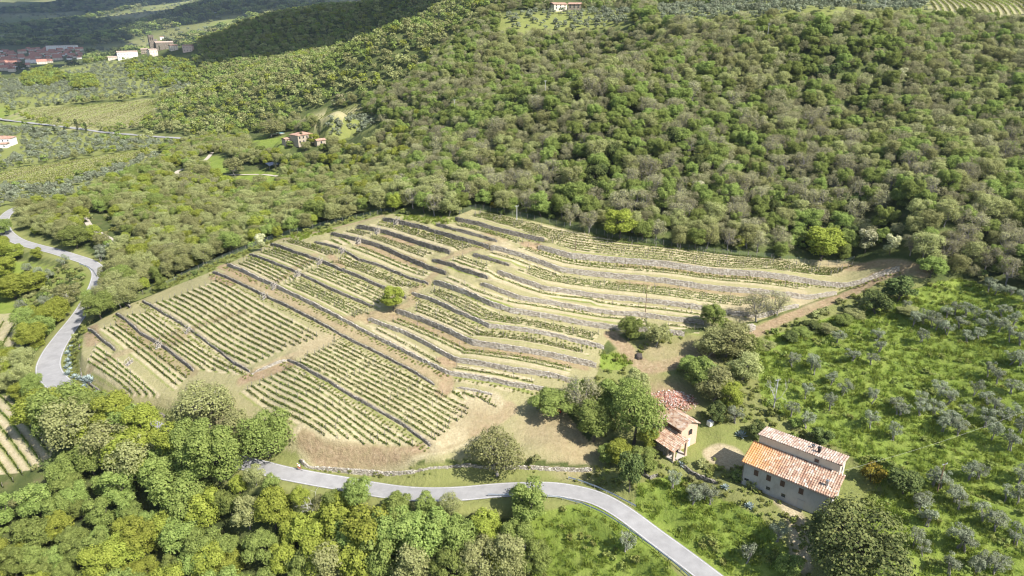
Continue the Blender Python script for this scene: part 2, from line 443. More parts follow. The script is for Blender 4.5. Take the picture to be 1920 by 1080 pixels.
openland = vine | lush | lawn | edge | olive | field | mask([
    POLY('560 855 700 870 880 868 1112 880 1190 945 1100 915 960 902 800 910 640 895 520 875'),       # verge above the road
    POLY('60 700 110 620 150 580 170 600 165 640 150 690 165 715 230 752 300 780 320 800 180 760 110 725'),
    POLY('1095 690 1180 640 1330 620 1420 605 1480 590 1640 530 1700 500 1745 530 1640 570 1500 612 1415 640 1420 700 1430 760 1500 800 1590 850 1640 900 1600 1000 1640 1200 1480 1200 1490 1040 1420 965 1330 925 1270 890 1200 905 1190 945 1110 880 1105 830 1130 760')])
wood[:] = np.where(openland, 0.0, 1.0)
rp = np.minimum.reduce([seg_dist(XX, YY, resample(Q, 12))[0] - Q[:, 3].mean() / 2 for Q in (MAIN, FARROAD)])
wood = np.where(rp < 3.0, 0, wood)
VALLEY = (np.hypot(XX, YY) > 1450) & infront & (XX < 200)
vn = vnoise(XX, YY, 420, 31) + .6 * vnoise(XX, YY, 170, 32)
wood[VALLEY] = np.clip(.5 + vn * 3.2, 0, 1)[VALLEY]
green[VALLEY] = np.clip(.45 + vnoise(XX, YY, 150, 33) * 1.6, .1, 1)[VALLEY]
straw[VALLEY] = np.clip(vnoise(XX, YY, 130, 34) * 1.6 - .1, 0, .5)[VALLEY]
def stroke(pts, width, soilv=1.0, strawv=0.0, soft=1.0):
    Q = resample(wpt(pts), 1.5)
    m = (XX > Q[:, 0].min() - 8) & (XX < Q[:, 0].max() + 8) & (YY > Q[:, 1].min() - 8) & (YY < Q[:, 1].max() + 8)
    d, _, _, _ = seg_dist(XX[m], YY[m], Q)
    w = np.clip((width / 2 + soft - d) / soft, 0, 1)
    soil[m] = soil[m] * (1 - w) + soilv * w; straw[m] = straw[m] * (1 - w) + strawv * w
    green[m] *= 1 - .9 * w; wood[m] *= 1 - w
def patch(px, py, r, soilv=1.0, strawv=0.0):
    p = wpt([(px, py)])[0]
    d = np.hypot(XX - p[0], YY - p[1])
    w = np.clip(1.25 - d / r, 0, 1)
    soil[:] = soil * (1 - w) + soilv * w; straw[:] = straw * (1 - w) + strawv * w; green[:] = green * (1 - .8 * w)

# ------------------------------------------------------------------ vine blocks: first row, last row, number of rows
BLOCKS = [
 ('g 250 55 760 165 1310 300; j 960 310; k 1060 300', 'g 160 105 620 230 1300 475; j 960 490; k 820 405', 7),
 ('f 1370 185; g 720 378', 'f 1290 205; g 680 402', 3),
 ('g 750 455 1270 590; j 0 478; k 550 530', 'g 700 468 1200 622; j 0 515; k 480 558', 2),
 ('g 800 680 1160 765; j 0 665 1650 855', 'g 690 715 1030 830; j 0 760 1400 930', 4),
 ('g 380 510 1120 748', '', 1),
 ('f 700 200 1480 440', 'f 400 200 1350 480', 4),
 ('f 400 320 1010 510', 'f 310 345 920 555', 3),
 ('f 140 235 320 290', 'f 50 270 240 320', 3),
 ('f 190 430 980 735', 'f 110 450 950 770', 2),
 ('e 1430 270; f 100 400', 'e 1310 300; f 0 420', 2),
 ('e 860 310 1380 450', 'e 780 330 1300 480', 3),
 ('e 1480 490; f 250 650 850 895', 'e 1340 570; f 0 640 650 895', 4),
 ('f 1340 555 1660 660', 'f 1290 575 1630 690', 2),
 ('f 1240 610; g 330 740 940 955 1500 1012; l 0 35 1280 195', '', 1),
 ('f 1200 800; g 200 945 600 1065; i 1250 165 1920 245; l 550 268', '', 1),
 ('l 800 310 1130 345', '', 1),
 ('f 1080 915; i 10 35 375 195 1450 395', 'f 990 960; h 1480 195; i 270 260 1380 478', 4),
 ('h 850 60 1560 370; i 260 390 1220 565', 'h 850 160 1440 410; i 100 430 1300 620', 3),
 ('h 640 235 1380 560; i 0 580 1130 775', 'h 560 260 1350 600; i 0 622 1120 825', 2),
 ('h 380 340 1100 740', '', 1),
 ('h 1300 790 1920 895; i 700 950', '', 1),
 ('e 680 400 1150 570', 'e 530 450 1010 640', 4),
 ('e 1200 600; f 490 975', 'e 1060 665; h 440 70', 4),
 ('e 430 510 920 740', 'e 280 580 740 800', 4),
 ('e 960 760; h 300 180', 'e 800 805; h 150 215', 4),
 ('a 1590 280; p 500 580 598 633', 'a 860 560; p 380 635 470 686', 12),
 ('c 1130 0; d 330 130 1090 530', 'c 720 240; d 0 450 690 880', 9),
 ('d 900 330 1020 405', '', 1), ('d 1030 340 1130 390', '', 1), ('d 1185 385 1370 495', '', 1),
 ('c 590 300; d 0 660 480 960', 'c 130 545 550 800; n 420 10 520 85', 8),
 ('a 800 640; b 1250 240 1900 600', 'a 590 690; b 1000 260 1450 560', 4),
 ('a 470 780; b 1250 640', 'a 330 820; b 1160 740', 3),
 ('b 240 300 900 840', 'b 150 470 640 800', 4),
 ('p -60 690 30 772 92 850', 'p -120 820 -50 880 -10 930', 7),
 ('p 60 596 24 655', 'p 8 602 -30 670', 3),
]
ROWS = []            # (polyline, block number)
gstep = .17
ACC = np.zeros(XX.shape); ACN = np.zeros(XX.shape)
sx = lambda x: np.clip(np.searchsorted(GX, x), 0, len(GX) - 1)
sy = lambda y: np.clip(np.searchsorted(GY, y), 0, len(GY) - 1)
row_no = 0
for bi, (a, b, n) in enumerate(BLOCKS):
    A = wpt(PX(a)); 
    if b:
        B = wpt(PX(b))
    else:
        dd = A[-1, :2] - A[0, :2]; nn = np.array([dd[1], -dd[0]]) / np.linalg.norm(dd)
        if nn[1] > 0: nn = -nn
        B = A.copy(); B[:, :2] += nn * 1.0
    if len(A) != len(B):
        k = 40
        A2 = np.array([np.interp(np.linspace(0, 1, k), np.linspace(0, 1, len(A)), A[:, c]) for c in range(3)]).T
        B2 = np.array([np.interp(np.linspace(0, 1, k), np.linspace(0, 1, len(B)), B[:, c]) for c in range(3)]).T
        A, B = A2, B2
    for r in range(n):
        t = r / max(n - 1, 1)
        Q = A * (1 - t) + B * t
        if len(Q) > 2:
            Q = spline(Q, 1.0)
        Q = resample(Q, .9)
        Q[:, 2] = height(Q[:, 0], Q[:, 1])
        # mild raggedness at the ends
        c0, c1 = rng.integers(0, 2), rng.integers(0, 2)
        ROWS.append((Q[c0:len(Q) - c1] if len(Q) > 8 else Q, bi))
    # straw between rows, grass under the vines
    LA = max(np.hypot(*np.diff(A[:, :2], axis=0).T).sum(), 1)
    us = np.linspace(-.4 / LA - .008, 1.008, int(LA / gstep) + 2)
    wdt = np.hypot(*(A - B)[:, :2].T).mean()
    pitch_ = wdt / max(n - 1, 1) if n > 1 else 1.9
    if n > 1: tv = np.linspace(-.85 * pitch_ / wdt, 1 + .95 * pitch_ / wdt, int((wdt + 1.8 * pitch_) / gstep) + 2)
    else: tv = np.linspace(-1.2, 2.2, 14)
    lin = np.linspace(0, 1, len(A))
    for t in tv:
        ph_ = abs((t * (n - 1) if n > 1 else (t / 2.0)) % 1.0 - .5) * 2      # 1 at a row, 0 between
        sv = float(np.clip((.74 - ph_) / .28, 0, 1))
        Q = A * (1 - t) + B * t
        Q = np.array([np.interp(us, lin, Q[:, c]) for c in range(2)]).T
        I = np.clip(np.searchsorted(GX, Q[:, 0]) - 1, 0, len(GX) - 2); J = np.clip(np.searchsorted(GY, Q[:, 1]) - 1, 0, len(GY) - 2)
        fa_ = (Q[:, 0] - GX[I]) / (GX[I + 1] - GX[I]); fb_ = (Q[:, 1] - GY[J]) / (GY[J + 1] - GY[J])
        for di, dj, w_ in ((0, 0, (1 - fa_) * (1 - fb_)), (1, 0, fa_ * (1 - fb_)), (0, 1, (1 - fa_) * fb_), (1, 1, fa_ * fb_)):
            np.add.at(ACC, (J + dj, I + di), w_ * sv); np.add.at(ACN, (J + dj, I + di), w_)
hitm = ACN > .15
sv_ = ACC[hitm] / ACN[hitm]
straw[hitm] = .95 * sv_ + .03; soil[hitm] = .06; green[hitm] = .8 * (1 - sv_)
for Q in [  # pale straw strips along the wall tops, photo positions
  'g 700 480 1180 640; j 0 535; k 520 590', 'g 560 640; g 1000 850; j 0 785; j 1300 960; k 0 760', 'f 1660 800; g 240 780 560 860 900 985; i 1000 60 1920 150; l 1200 220',
  'f 1150 800; g 500 1040; i 520 100 1250 200 1920 280; l 500 290', 'f 0 440 500 640 1000 800', 'f 330 210 800 350 1250 490', 'f 40 290 950 590', 'f 1120 180 1780 370; g 560 420',
  'h 230 260 700 500 1100 690', 'h 380 200 900 430 1280 620; i 0 650 1100 870', 'g 380 430 1150 650; j 0 535; k 520 590', 'h 1300 905 1900 1010', 'h 0 310 300 440 700 650']:
    stroke(PX(Q), .8, .05, .7, .55)
for pts, wd, so, st in [
  ('p 560 806 600 826 680 838', 1.6, .1, .8), ('p 568 826 600 845 680 856 760 857 835 845 890 818', 1.2, .1, .75), ('p 568 816 600 836 680 847 760 848 830 836 885 810 935 783', 1.7, .85, .15),
  ('p 1148 628 1165 645 1188 672 1215 690 1262 682 1310 668', 3.4, .9, .15), ('p 1310 668 1400 632 1480 592 1560 560 1640 522 1690 500', 2.6, .95, .0),
  ('p 455 715 500 690 560 665 605 640 640 622', 2.0, .55, .5), ('p 690 602 770 572 776 545 802 528 835 485 900 462 945 450', 1.8, .6, .3),
  ('p 430 510 480 532 560 572 640 614 740 662 815 704 832 716', 2.8, .6, .35), ('p 830 735 840 715 832 700', 2.4, .9, .2),
  ('p 455 583 370 612 300 652', 1.6, .5, .4), ('p 335 620 250 655 165 690', 1.6, .5, .4), ('p 520 530 560 500 590 480', 1.6, .6, .3), ('p 620 480 640 500', 1.5, .8, .1),
  ('p 1580 500 1640 495 1690 498 1730 512', 2.6, .8, .1), ('p 715 405 640 425 520 452', 1.2, .5, .3),
  ('p 1335 850 1370 870 1405 895 1445 925 1482 965 1497 1010 1502 1060', 2.2, .22, .95), ('p 1345 856 1352 848 1372 852 1368 868', 4.5, .22, .95),
  ('p 640 605 700 590 745 600', 2.5, .7, .2), ('p 170 617 175 640', 3.0, .9, .1), ('p 640 605 560 560', .8, .3, .2),
  ('g 480 145 700 205 960 290', 0.1, .1, .1), ('h 1130 690 1230 730', 2.2, 1., 0), ('g 760 400 860 430', 3.0, 1., 0), ('i 20 550 900 670 1300 760', 1.4, .8, .1), ('h 600 180 900 290 1400 520', 1.6, .8, .1),
  ('f 480 300 800 390', 1.6, .9, .1), ('f 200 400 900 640', 1.6, .8, .1), ('j 0 450 1900 640', 1.0, .7, .1), ('j 0 635 1900 830', 1.0, .7, .1), ('e 0 700 200 780', 2.2, 1, 0), ('e 100 590 450 770', 2.2, .9, .1),
  ('a 500 720 900 1040', 1.7, .6, .2), ('b 900 340 1330 600', 2.0, .5, .2), ('c 100 420 300 370 600 260', 2.2, 1, 0), ('d 1000 700 1300 620 1500 520', 4.0, .7, .4), ('d 1050 600 1150 480 1300 450', 6.0, .15, .8), ('d 700 900 950 800', 4.0, .2, .75)]:
    stroke(PX(pts), wd, so, st)
for px, py, r, so, st in [(1060,810,8,.6,.35),(1080,845,6,.6,.3),(1010,800,6,.5,.45),(1245,745,8,.95,0),(1695,503,3.5,.8,0),(900,785,5,.6,.4),(590,640,6,.35,.6),(1215,690,3,.9,.1),(920,440,3,.8,.2),(1300,660,7,.6,.1),(1230,660,5,.4,.3),(560,640,4,.3,.6),(940,465,4,.2,.8),(1500,560,5,.3,.7),(1560,500,5,.5,.5),(1390,580,5,.3,.7),(330,640,3,.7,.3)]:
    patch(px, py, r, so, st)

# ------------------------------------------------------------------ materials
def new_mat(name):
    m = bpy.data.materials.new(name); m.use_nodes = True
    n = m.node_tree
    return m, n, n.nodes['Principled BSDF']
def add_node(n, kind, **kw):
    x = n.nodes.new(kind)
    for k, v in kw.items():
        if k.startswith('_'): setattr(x, k[1:], v)
        else: x.inputs[k].default_value = v
    return x
def ramp(n, fac, stops):
    r = n.nodes.new('ShaderNodeValToRGB')
    e = r.color_ramp.elements
    e[0].position, e[0].color = stops[0][0], (*stops[0][1], 1)
    e[1].position, e[1].color = stops[-1][0], (*stops[-1][1], 1)
    for p, c in stops[1:-1]:
        q = e.new(p); q.color = (*c, 1)
    n.links.new(fac, r.inputs['Fac'])
    return r.outputs['Color']
def mixc(n, fac, a, b):
    m = n.nodes.new('ShaderNodeMix'); m.data_type = 'RGBA'
    if isinstance(fac, (int, float)): m.inputs[0].default_value = fac
    else: n.links.new(fac, m.inputs[0])
    for s, v in ((6, a), (7, b)):
        if isinstance(v, tuple): m.inputs[s].default_value = (*v, 1)
        else: n.links.new(v, m.inputs[s])
    return m.outputs[2]
def mathn(n, op, a, b=None, clamp=False):
    m = n.nodes.new('ShaderNodeMath'); m.operation = op; m.use_clamp = clamp
    for s, v in ((0, a), (1, b)):
        if v is None: continue
        if isinstance(v, (int, float)): m.inputs[s].default_value = v
        else: n.links.new(v, m.inputs[s])
    return m.outputs[0]
def noise(n, scale, detail=4, rough=.6, vec=None):
    x = add_node(n, 'ShaderNodeTexNoise', Scale=scale, Detail=detail, Roughness=rough)
    if vec is None:
        g = n.nodes.new('ShaderNodeNewGeometry'); vec = g.outputs['Position']
    n.links.new(vec, x.inputs['Vector'])
    return x.outputs['Fac']
def bump(n, bs, h, strength, dist):
    b = add_node(n, 'ShaderNodeBump', Strength=strength, Distance=dist)
    n.links.new(h, b.inputs['Height']); n.links.new(b.outputs['Normal'], bs.inputs['Normal'])

gm, n, bs = new_mat('ground_material')
def attr(name):
    a = n.nodes.new('ShaderNodeAttribute'); a.attribute_name = name
    return a.outputs['Fac']
fine = noise(n, 1.6, 6, .7); mid = noise(n, .22, 5, .6); big = noise(n, .035, 4, .55)
grass = mixc(n, big, (.19, .19, .07), (.27, .24, .11))
grass = mixc(n, mathn(n, 'MULTIPLY', fine, .5), grass, (.13, .15, .045))
lushc = ramp(n, mid, [(.3, (.145, .20, .035)), (.5, (.195, .25, .044)), (.72, (.255, .29, .066))])
lushc = mixc(n, mathn(n, 'MULTIPLY', fine, .4), lushc, (.11, .15, .03))
ga = mathn(n, 'MULTIPLY', attr('green'), mathn(n, 'ADD', mathn(n, 'MULTIPLY', fine, 1.1), .45), True)
c = mixc(n, ga, grass, lushc)
strawc = ramp(n, noise(n, 2.3, 5, .75), [(.3, (.33, .27, .16)), (.55, (.49, .415, .265)), (.75, (.60, .52, .37))])
sa = mathn(n, 'MULTIPLY', attr('straw'), mathn(n, 'ADD', mathn(n, 'MULTIPLY', noise(n, .9, 5, .7), 1.3), .35), True)
c = mixc(n, sa, c, strawc)
soilc = ramp(n, noise(n, 1.1, 6, .7), [(.3, (.21, .145, .085)), (.55, (.32, .235, .14)), (.75, (.42, .325, .215))])
so = mathn(n, 'MULTIPLY', attr('soil'), mathn(n, 'ADD', mathn(n, 'MULTIPLY', noise(n, .5, 5, .7), 1.6), .2), True)
c = mixc(n, so, c, soilc)
woodc = ramp(n, mid, [(.35, (.06, .08, .024)), (.6, (.10, .115, .038)), (.75, (.15, .13, .065))])
c = mixc(n, attr('wood'), c, woodc)
n.links.new(c, bs.inputs['Base Color'])
bs.inputs['Roughness'].default_value = .95
bs.inputs['Specular IOR Level'].default_value = .1
bump(n, bs, mathn(n, 'ADD', fine, mathn(n, 'MULTIPLY', mid, 2.0)), .9, .35)

# small unevenness of the ground itself
un = vnoise(XX, YY, 2.2, 1) * .16 + vnoise(XX, YY, 1.1, 2) * .08
un *= np.clip((rp - 2) / 3, 0, 1) * (1 - lawn) * np.where(YY > 400, 0, 1)
GZ += un
GZ += vnoise(XX, YY, 1.0, 3) * .35 * (green > .9) * np.where(YY > 400, 0, 1) * np.clip((rp - 2) / 3, 0, 1)

def grid_mesh(name, X, Y, Z, mat):
    ny, nx = X.shape
    me = bpy.data.meshes.new(name)
    nv = nx * ny; nf = (nx - 1) * (ny - 1)
    me.vertices.add(nv)
    me.vertices.foreach_set('co', np.stack([X, Y, Z], -1).astype(np.float32).ravel())
    k = np.arange(nv).reshape(ny, nx)
    q = np.stack([k[:-1, :-1], k[:-1, 1:], k[1:, 1:], k[1:, :-1]], -1).reshape(-1)
    me.loops.add(nf * 4); me.loops.foreach_set('vertex_index', q.astype(np.int32))
    me.polygons.add(nf)
    me.polygons.foreach_set('loop_start', np.arange(0, nf * 4, 4, dtype=np.int32))
    me.polygons.foreach_set('use_smooth', np.ones(nf, bool))
    me.materials.append(mat)
    me.update()
    return me
def link(o, parent=None):
    COL.objects.link(o)
    if parent is not None: o.parent = parent
    return o
def tag(o, label=None, cat=None, group=None, kind=None):
    if label: o['label'] = label
    if cat: o['category'] = cat
    if group: o['group'] = group
    if kind or label: o['kind'] = kind or 'thing'
    return o
gme = grid_mesh('ground', XX, YY, GZ, gm)
for nm, A in (('straw', straw), ('soil', soil), ('green', green), ('wood', wood)):
    at = gme.attributes.new(nm, 'FLOAT', 'POINT'); at.data.foreach_set('value', A.astype(np.float32).ravel())
tag(link(bpy.data.objects.new('ground', gme)), kind='structure')

# ------------------------------------------------------------------ leaf and bark materials
def leaf_mat(name, c_dark, c_light, var=.25, trans=.35):
    m = bpy.data.materials.new(name); m.use_nodes = True
    n = m.node_tree; n.nodes.clear()
    out = n.nodes.new('ShaderNodeOutputMaterial')
    oi = n.nodes.new('ShaderNodeObjectInfo')
    a = n.nodes.new('ShaderNodeAttribute'); a.attribute_name = 'tint'
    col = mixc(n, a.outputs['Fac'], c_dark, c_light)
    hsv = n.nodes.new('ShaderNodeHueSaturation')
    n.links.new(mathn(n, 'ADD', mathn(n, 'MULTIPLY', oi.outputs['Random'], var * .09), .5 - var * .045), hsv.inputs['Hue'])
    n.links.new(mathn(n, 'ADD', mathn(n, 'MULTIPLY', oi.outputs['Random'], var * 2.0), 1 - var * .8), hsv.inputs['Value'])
    n.links.new(col, hsv.inputs['Color'])
    d = n.nodes.new('ShaderNodeBsdfDiffuse'); t = n.nodes.new('ShaderNodeBsdfTranslucent')
    n.links.new(hsv.outputs['Color'], d.inputs['Color']); n.links.new(hsv.outputs['Color'], t.inputs['Color'])
    mx = n.nodes.new('ShaderNodeMixShader'); mx.inputs[0].default_value = trans
    n.links.new(d.outputs[0], mx.inputs[1]); n.links.new(t.outputs[0], mx.inputs[2])
    n.links.new(mx.outputs[0], out.inputs['Surface'])
    return m
LEAF = dict(
    oak=leaf_mat('oak_leaf', (.155, .205, .05), (.335, .395, .115), .25, .42),
    spring=leaf_mat('spring_leaf', (.19, .225, .035), (.39, .42, .085), .2, .42),
    khaki=leaf_mat('khaki_leaf', (.215, .23, .085), (.425, .43, .185), .25, .4),
    budding=leaf_mat('budding_leaf', (.225, .215, .11), (.415, .40, .22), .25, .35),
    holm=leaf_mat('holm_oak_leaf', (.055, .08, .027), (.16, .19, .062), .25, .25),
    blossom=leaf_mat('blossom_leaf', (.24, .26, .09), (.75, .72, .48), .2),
    olive=leaf_mat('olive_leaf', (.15, .17, .10), (.335, .36, .24), .22, .3),
    pine=leaf_mat('pine_needle', (.048, .066, .022), (.185, .195, .07), .1, .2),
    cypress=leaf_mat('cypress_leaf', (.03, .045, .018), (.075, .095, .035), .2, .1),
    vine=leaf_mat('vine_leaf', (.06, .09, .018), (.18, .225, .045), .3),
    weed=leaf_mat('weed_leaf', (.15, .175, .05), (.32, .34, .095), .3),
    yellow=leaf_mat('yellow_flower', (.09, .10, .025), (.42, .34, .05), .2),
    agave=leaf_mat('agave_leaf', (.17, .22, .20), (.38, .44, .41), .15, .1),
    grass=leaf_mat('grass_blade', (.15, .205, .031), (.315, .37, .074), .25, .45),
)
def bark_mat(name, c1, c2):
    m, n, bs = new_mat(name)
    n.links.new(ramp(n, noise(n, 6, 5), [(.35, c1), (.65, c2)]), bs.inputs['Base Color'])
    bs.inputs['Roughness'].default_value = .9
    return m
BARK = bark_mat('bark', (.06, .05, .038), (.13, .11, .085))
PALEBARK = bark_mat('pale_bark', (.30, .28, .25), (.50, .48, .44))
GREYBARK = bark_mat('grey_bark', (.16, .14, .125), (.30, .275, .25))

def quads_mesh(name, V, mat, tint=None, smooth=False):
    """V: (n,4,3) corner positions"""
    n = len(V)
    me = bpy.data.meshes.new(name)
    me.vertices.add(n * 4); me.vertices.foreach_set('co', np.ascontiguousarray(V, np.float32).ravel())
    me.loops.add(n * 4); me.loops.foreach_set('vertex_index', np.arange(n * 4, dtype=np.int32))
    me.polygons.add(n); me.polygons.foreach_set('loop_start', np.arange(0, n * 4, 4, dtype=np.int32))
    me.materials.append(mat)
    if tint is not None:
        at = me.attributes.new('tint', 'FLOAT', 'FACE'); at.data.foreach_set('value', tint.astype(np.float32))
    me.update()
    return me
def leaf_quads(P, N, size, g, asp=1.0):
    """leaf shaped quads at P facing roughly N"""
    n = len(P)
    N = N / (np.linalg.norm(N, axis=1)[:, None] + 1e-9)
    r = g.normal(size=(n, 3))
    U = np.cross(N, r); U /= np.linalg.norm(U, axis=1)[:, None] + 1e-9
    Vv = np.cross(N, U)
    s = (size * g.uniform(.65, 1.35, n))[:, None]
    return np.stack([P - U * s * .5 * asp, P - Vv * s * .5 + N * s * .08, P + U * s * .5 * asp, P + Vv * s * .5 + N * s * .08], 1)
def tube(pts, rad, sides=6):
    """tapered tube quads along points"""
    pts = np.asarray(pts, float); q = []
    rings = []
    for k in range(len(pts)):
        d = pts[min(k + 1, len(pts) - 1)] - pts[max(k - 1, 0)]
        d /= np.linalg.norm(d) + 1e-9
        a = np.cross(d, [0.3, 1, .2]); a /= np.linalg.norm(a) + 1e-9
        b = np.cross(d, a)
        an = np.arange(sides) / sides * 2 * math.pi
        rings.append(pts[k] + rad[k] * (np.cos(an)[:, None] * a + np.sin(an)[:, None] * b))
    for k in range(len(rings) - 1):
        for s in range(sides):
            t = (s + 1) % sides
            q.append([rings[k][s], rings[k][t], rings[k + 1][t], rings[k + 1][s]])
    return np.array(q)
def branch_path(p0, p1, g, bend=.12, n=4):
    t = np.linspace(0, 1, n)[:, None]
    P = p0 * (1 - t) + p1 * t
    L = np.linalg.norm(p1 - p0)
    P[1:-1] += g.normal(size=(n - 2, 3)) * L * bend
    return P
def make_tree_mesh(kind, seed, h, w, leaf, count, nb=14, base=.12, dens=1.0, flat=.8, bark=None, twigs=0, stems=1, asp=1.0, lean=0.0, hollow=.0):
    """returns (crown mesh, trunk mesh) of a tree of height h and crown width w"""
    g = np.random.default_rng(seed)
    zc0, zc1 = h * base, h
    cz = (zc0 + zc1) / 2; rz = (zc1 - zc0) / 2; rx = w / 2
    blobs = []
    for k in range(nb):
        a = k * 2.39996 + g.uniform(-.4, .4)
        u = (k + .5) / nb
        zz = g.uniform(-.85, .78) if k else .6
        rr = math.sqrt(max(0, 1 - zz * zz * .8)) * g.uniform(.35, .78)
        br = g.uniform(.24, .42) * (rx * .7 + rz * .3)
        blobs.append((np.array([math.cos(a) * rr * rx + lean * zz, math.sin(a) * rr * rx, cz + zz * rz * .78]), br))
    lp, ln = [], []
    tot = sum(b[1] ** 2 for b in blobs)
    for c, br in blobs:
        m = int(count * br * br / tot)
        d = g.normal(size=(m, 3)); d /= np.linalg.norm(d, axis=1)[:, None]
        d[:, 2] = np.where(d[:, 2] < -.6, -d[:, 2], d[:, 2])
        lump = 1 + .22 * np.sin(d[:, 0] * 5 + c[0]) * np.sin(d[:, 1] * 5 + c[1]) + .15 * np.sin(d[:, 2] * 9 + c[2])
        rad = br * lump * np.clip(g.normal(.93, .13, m), .35, 1.18)
        P = c + d * rad[:, None] * np.array([1, 1, flat])
        lp.append(P); ln.append(d + g.normal(size=(m, 3)) * .45 + np.array([0, 0, .5]))
    P = np.concatenate(lp); N = np.concatenate(ln)
    # drop leaves hidden deep in other clumps
    keep = np.ones(len(P), bool)
    for c, br in blobs:
        keep &= (((P - c) / np.array([1, 1, flat])) ** 2).sum(1) > (br * .62) ** 2
    keep &= g.uniform(size=len(P)) < dens
    P, N = P[keep], N[keep]
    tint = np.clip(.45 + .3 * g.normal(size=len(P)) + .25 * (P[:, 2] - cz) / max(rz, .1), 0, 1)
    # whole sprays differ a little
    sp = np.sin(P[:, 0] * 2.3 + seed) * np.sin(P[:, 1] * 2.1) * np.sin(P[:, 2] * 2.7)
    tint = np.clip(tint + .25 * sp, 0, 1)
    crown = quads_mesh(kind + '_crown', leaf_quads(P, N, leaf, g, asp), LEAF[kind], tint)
    q = []
    r0 = max(.12, w * .026)
    for s in range(stems):
        off = np.array([g.uniform(-.3, .3), g.uniform(-.3, .3), 0]) * (stems > 1)
        fork = np.array([g.uniform(-.1, .1) * w * (2.2 if stems > 1 else .6), g.uniform(-.1, .1) * w * (2.2 if stems > 1 else .6), h * (base + .12)])
        q.append(tube(branch_path(off + np.array([0, 0, -.5]), fork, g, .05), [r0 * 1.35, r0, r0 * .9, r0 * .75], 7))
        for c, br in blobs[s::stems]:
            q.append(tube(branch_path(fork, c + np.array([0, 0, br * .3]), g, .1), [r0 * .55, r0 * .38, r0 * .25, r0 * .1], 5))
            for _ in range(twigs):
                d = g.normal(size=3); d[2] = abs(d[2]); d /= np.linalg.norm(d)
                q.append(tube(branch_path(c, c + d * br * g.uniform(.9, 1.25), g, .1, 3), [r0 * .2, r0 * .12, r0 * .04], 3))
    trunk = quads_mesh(kind + '_trunk', np.concatenate(q), bark or BARK)
    return crown, trunk
def make_bare_mesh(seed, h, w, bark, levels=4):
    g = np.random.default_rng(seed); q = []
    def grow(p, d, L, r, lv):
        e = p + d * L
        q.append(tube(branch_path(p, e, g, .06, 4), [r, r * .85, r * .7, r * .55], 5 if lv > 1 else 3))
        if lv == 0: return
        for k in range(g.integers(2, 4) + (lv == levels)):
            nd = d + g.normal(size=3) * (.62 if lv < levels else .5); nd[2] += .08
            nd /= np.linalg.norm(nd)
            grow(p + d * L * g.uniform(.6, 1.0), nd, L * g.uniform(.6, .85), r * .55, lv - 1)
    grow(np.array([0, 0, -.4]), np.array([.05, .05, 1.0]), h * .34, .17, levels)
    V = np.concatenate(q)
    s = w / max(np.ptp(V[..., 0]), np.ptp(V[..., 1]))
    V[..., :2] *= s
    V[..., 2] *= h / V[..., 2].max()
    return quads_mesh('bare_branches', V, bark)

# ------------------------------------------------------------------ prototypes: several shapes of each kind
PROTO = {}
for kd, shapes in dict(
        oak=[(8.5, 7.6, .26, 10500, 19), (9.5, 8.0, .27, 11500, 23), (7.2, 7.2, .25, 9500, 16), (9.0, 6.6, .26, 10000, 18)],
        spring=[(8.0, 7.0, .26, 10500, 18), (9.0, 7.4, .27, 11000, 21), (6.5, 6.2, .25, 8000, 14)],
        khaki=[(8.5, 8.0, .25, 10000, 22), (9.4, 8.2, .26, 10500, 24), (7.4, 7.0, .24, 8500, 17), (8.8, 6.8, .25, 9500, 19)],
        budding=[(8.8, 8.0, .27, 4300, 18), (8.0, 7.2, .27, 3900, 16), (9.6, 8.4, .28, 4600, 19)],
        holm=[(7.5, 7.0, .36, 4200, 13), (8.4, 7.6, .38, 4400, 15)],
        blossom=[(7.8, 6.6, .34, 3600, 14)],
        olive=[(3.9, 3.9, .21, 1700, 11), (4.3, 4.4, .22, 1900, 12), (3.4, 3.3, .20, 1400, 9), (3.8, 4.2, .21, 1500, 8)],
        cypress=[(9.0, 1.9, .25, 1800, 16)]).items():
    PROTO[kd] = []
    for k, (h, w, lf, cnt, nb) in enumerate(shapes):
        kw = {}
        if kd == 'olive': kw = dict(base=.3, dens=.85, stems=2, asp=.7, bark=GREYBARK, twigs=1)
        if kd == 'budding': kw = dict(dens=.62, twigs=5, bark=GREYBARK, asp=.75)
        if kd == 'khaki': kw = dict(dens=.85, twigs=2, bark=GREYBARK)
        if kd == 'cypress': kw = dict(base=.02, flat=1.7)
        c, t = make_tree_mesh(kd, 100 + 17 * k + 5 * len(PROTO), h, w, lf, cnt, nb, **kw)
        PROTO[kd].append((h, w, c, t))
# light versions for trees seen only as a few pixels
FARP = {}
for kd in ('oak', 'spring', 'khaki', 'budding', 'holm', 'olive'):
    h, w = (4.2, 4.8) if kd == 'olive' else (8.5, 8.5)
    FARP[kd] = [make_tree_mesh(kd, 900 + k * 7, h, w, .55 if kd == 'olive' else .95, 330, 9, dens=.9)[0] for k in range(2)]

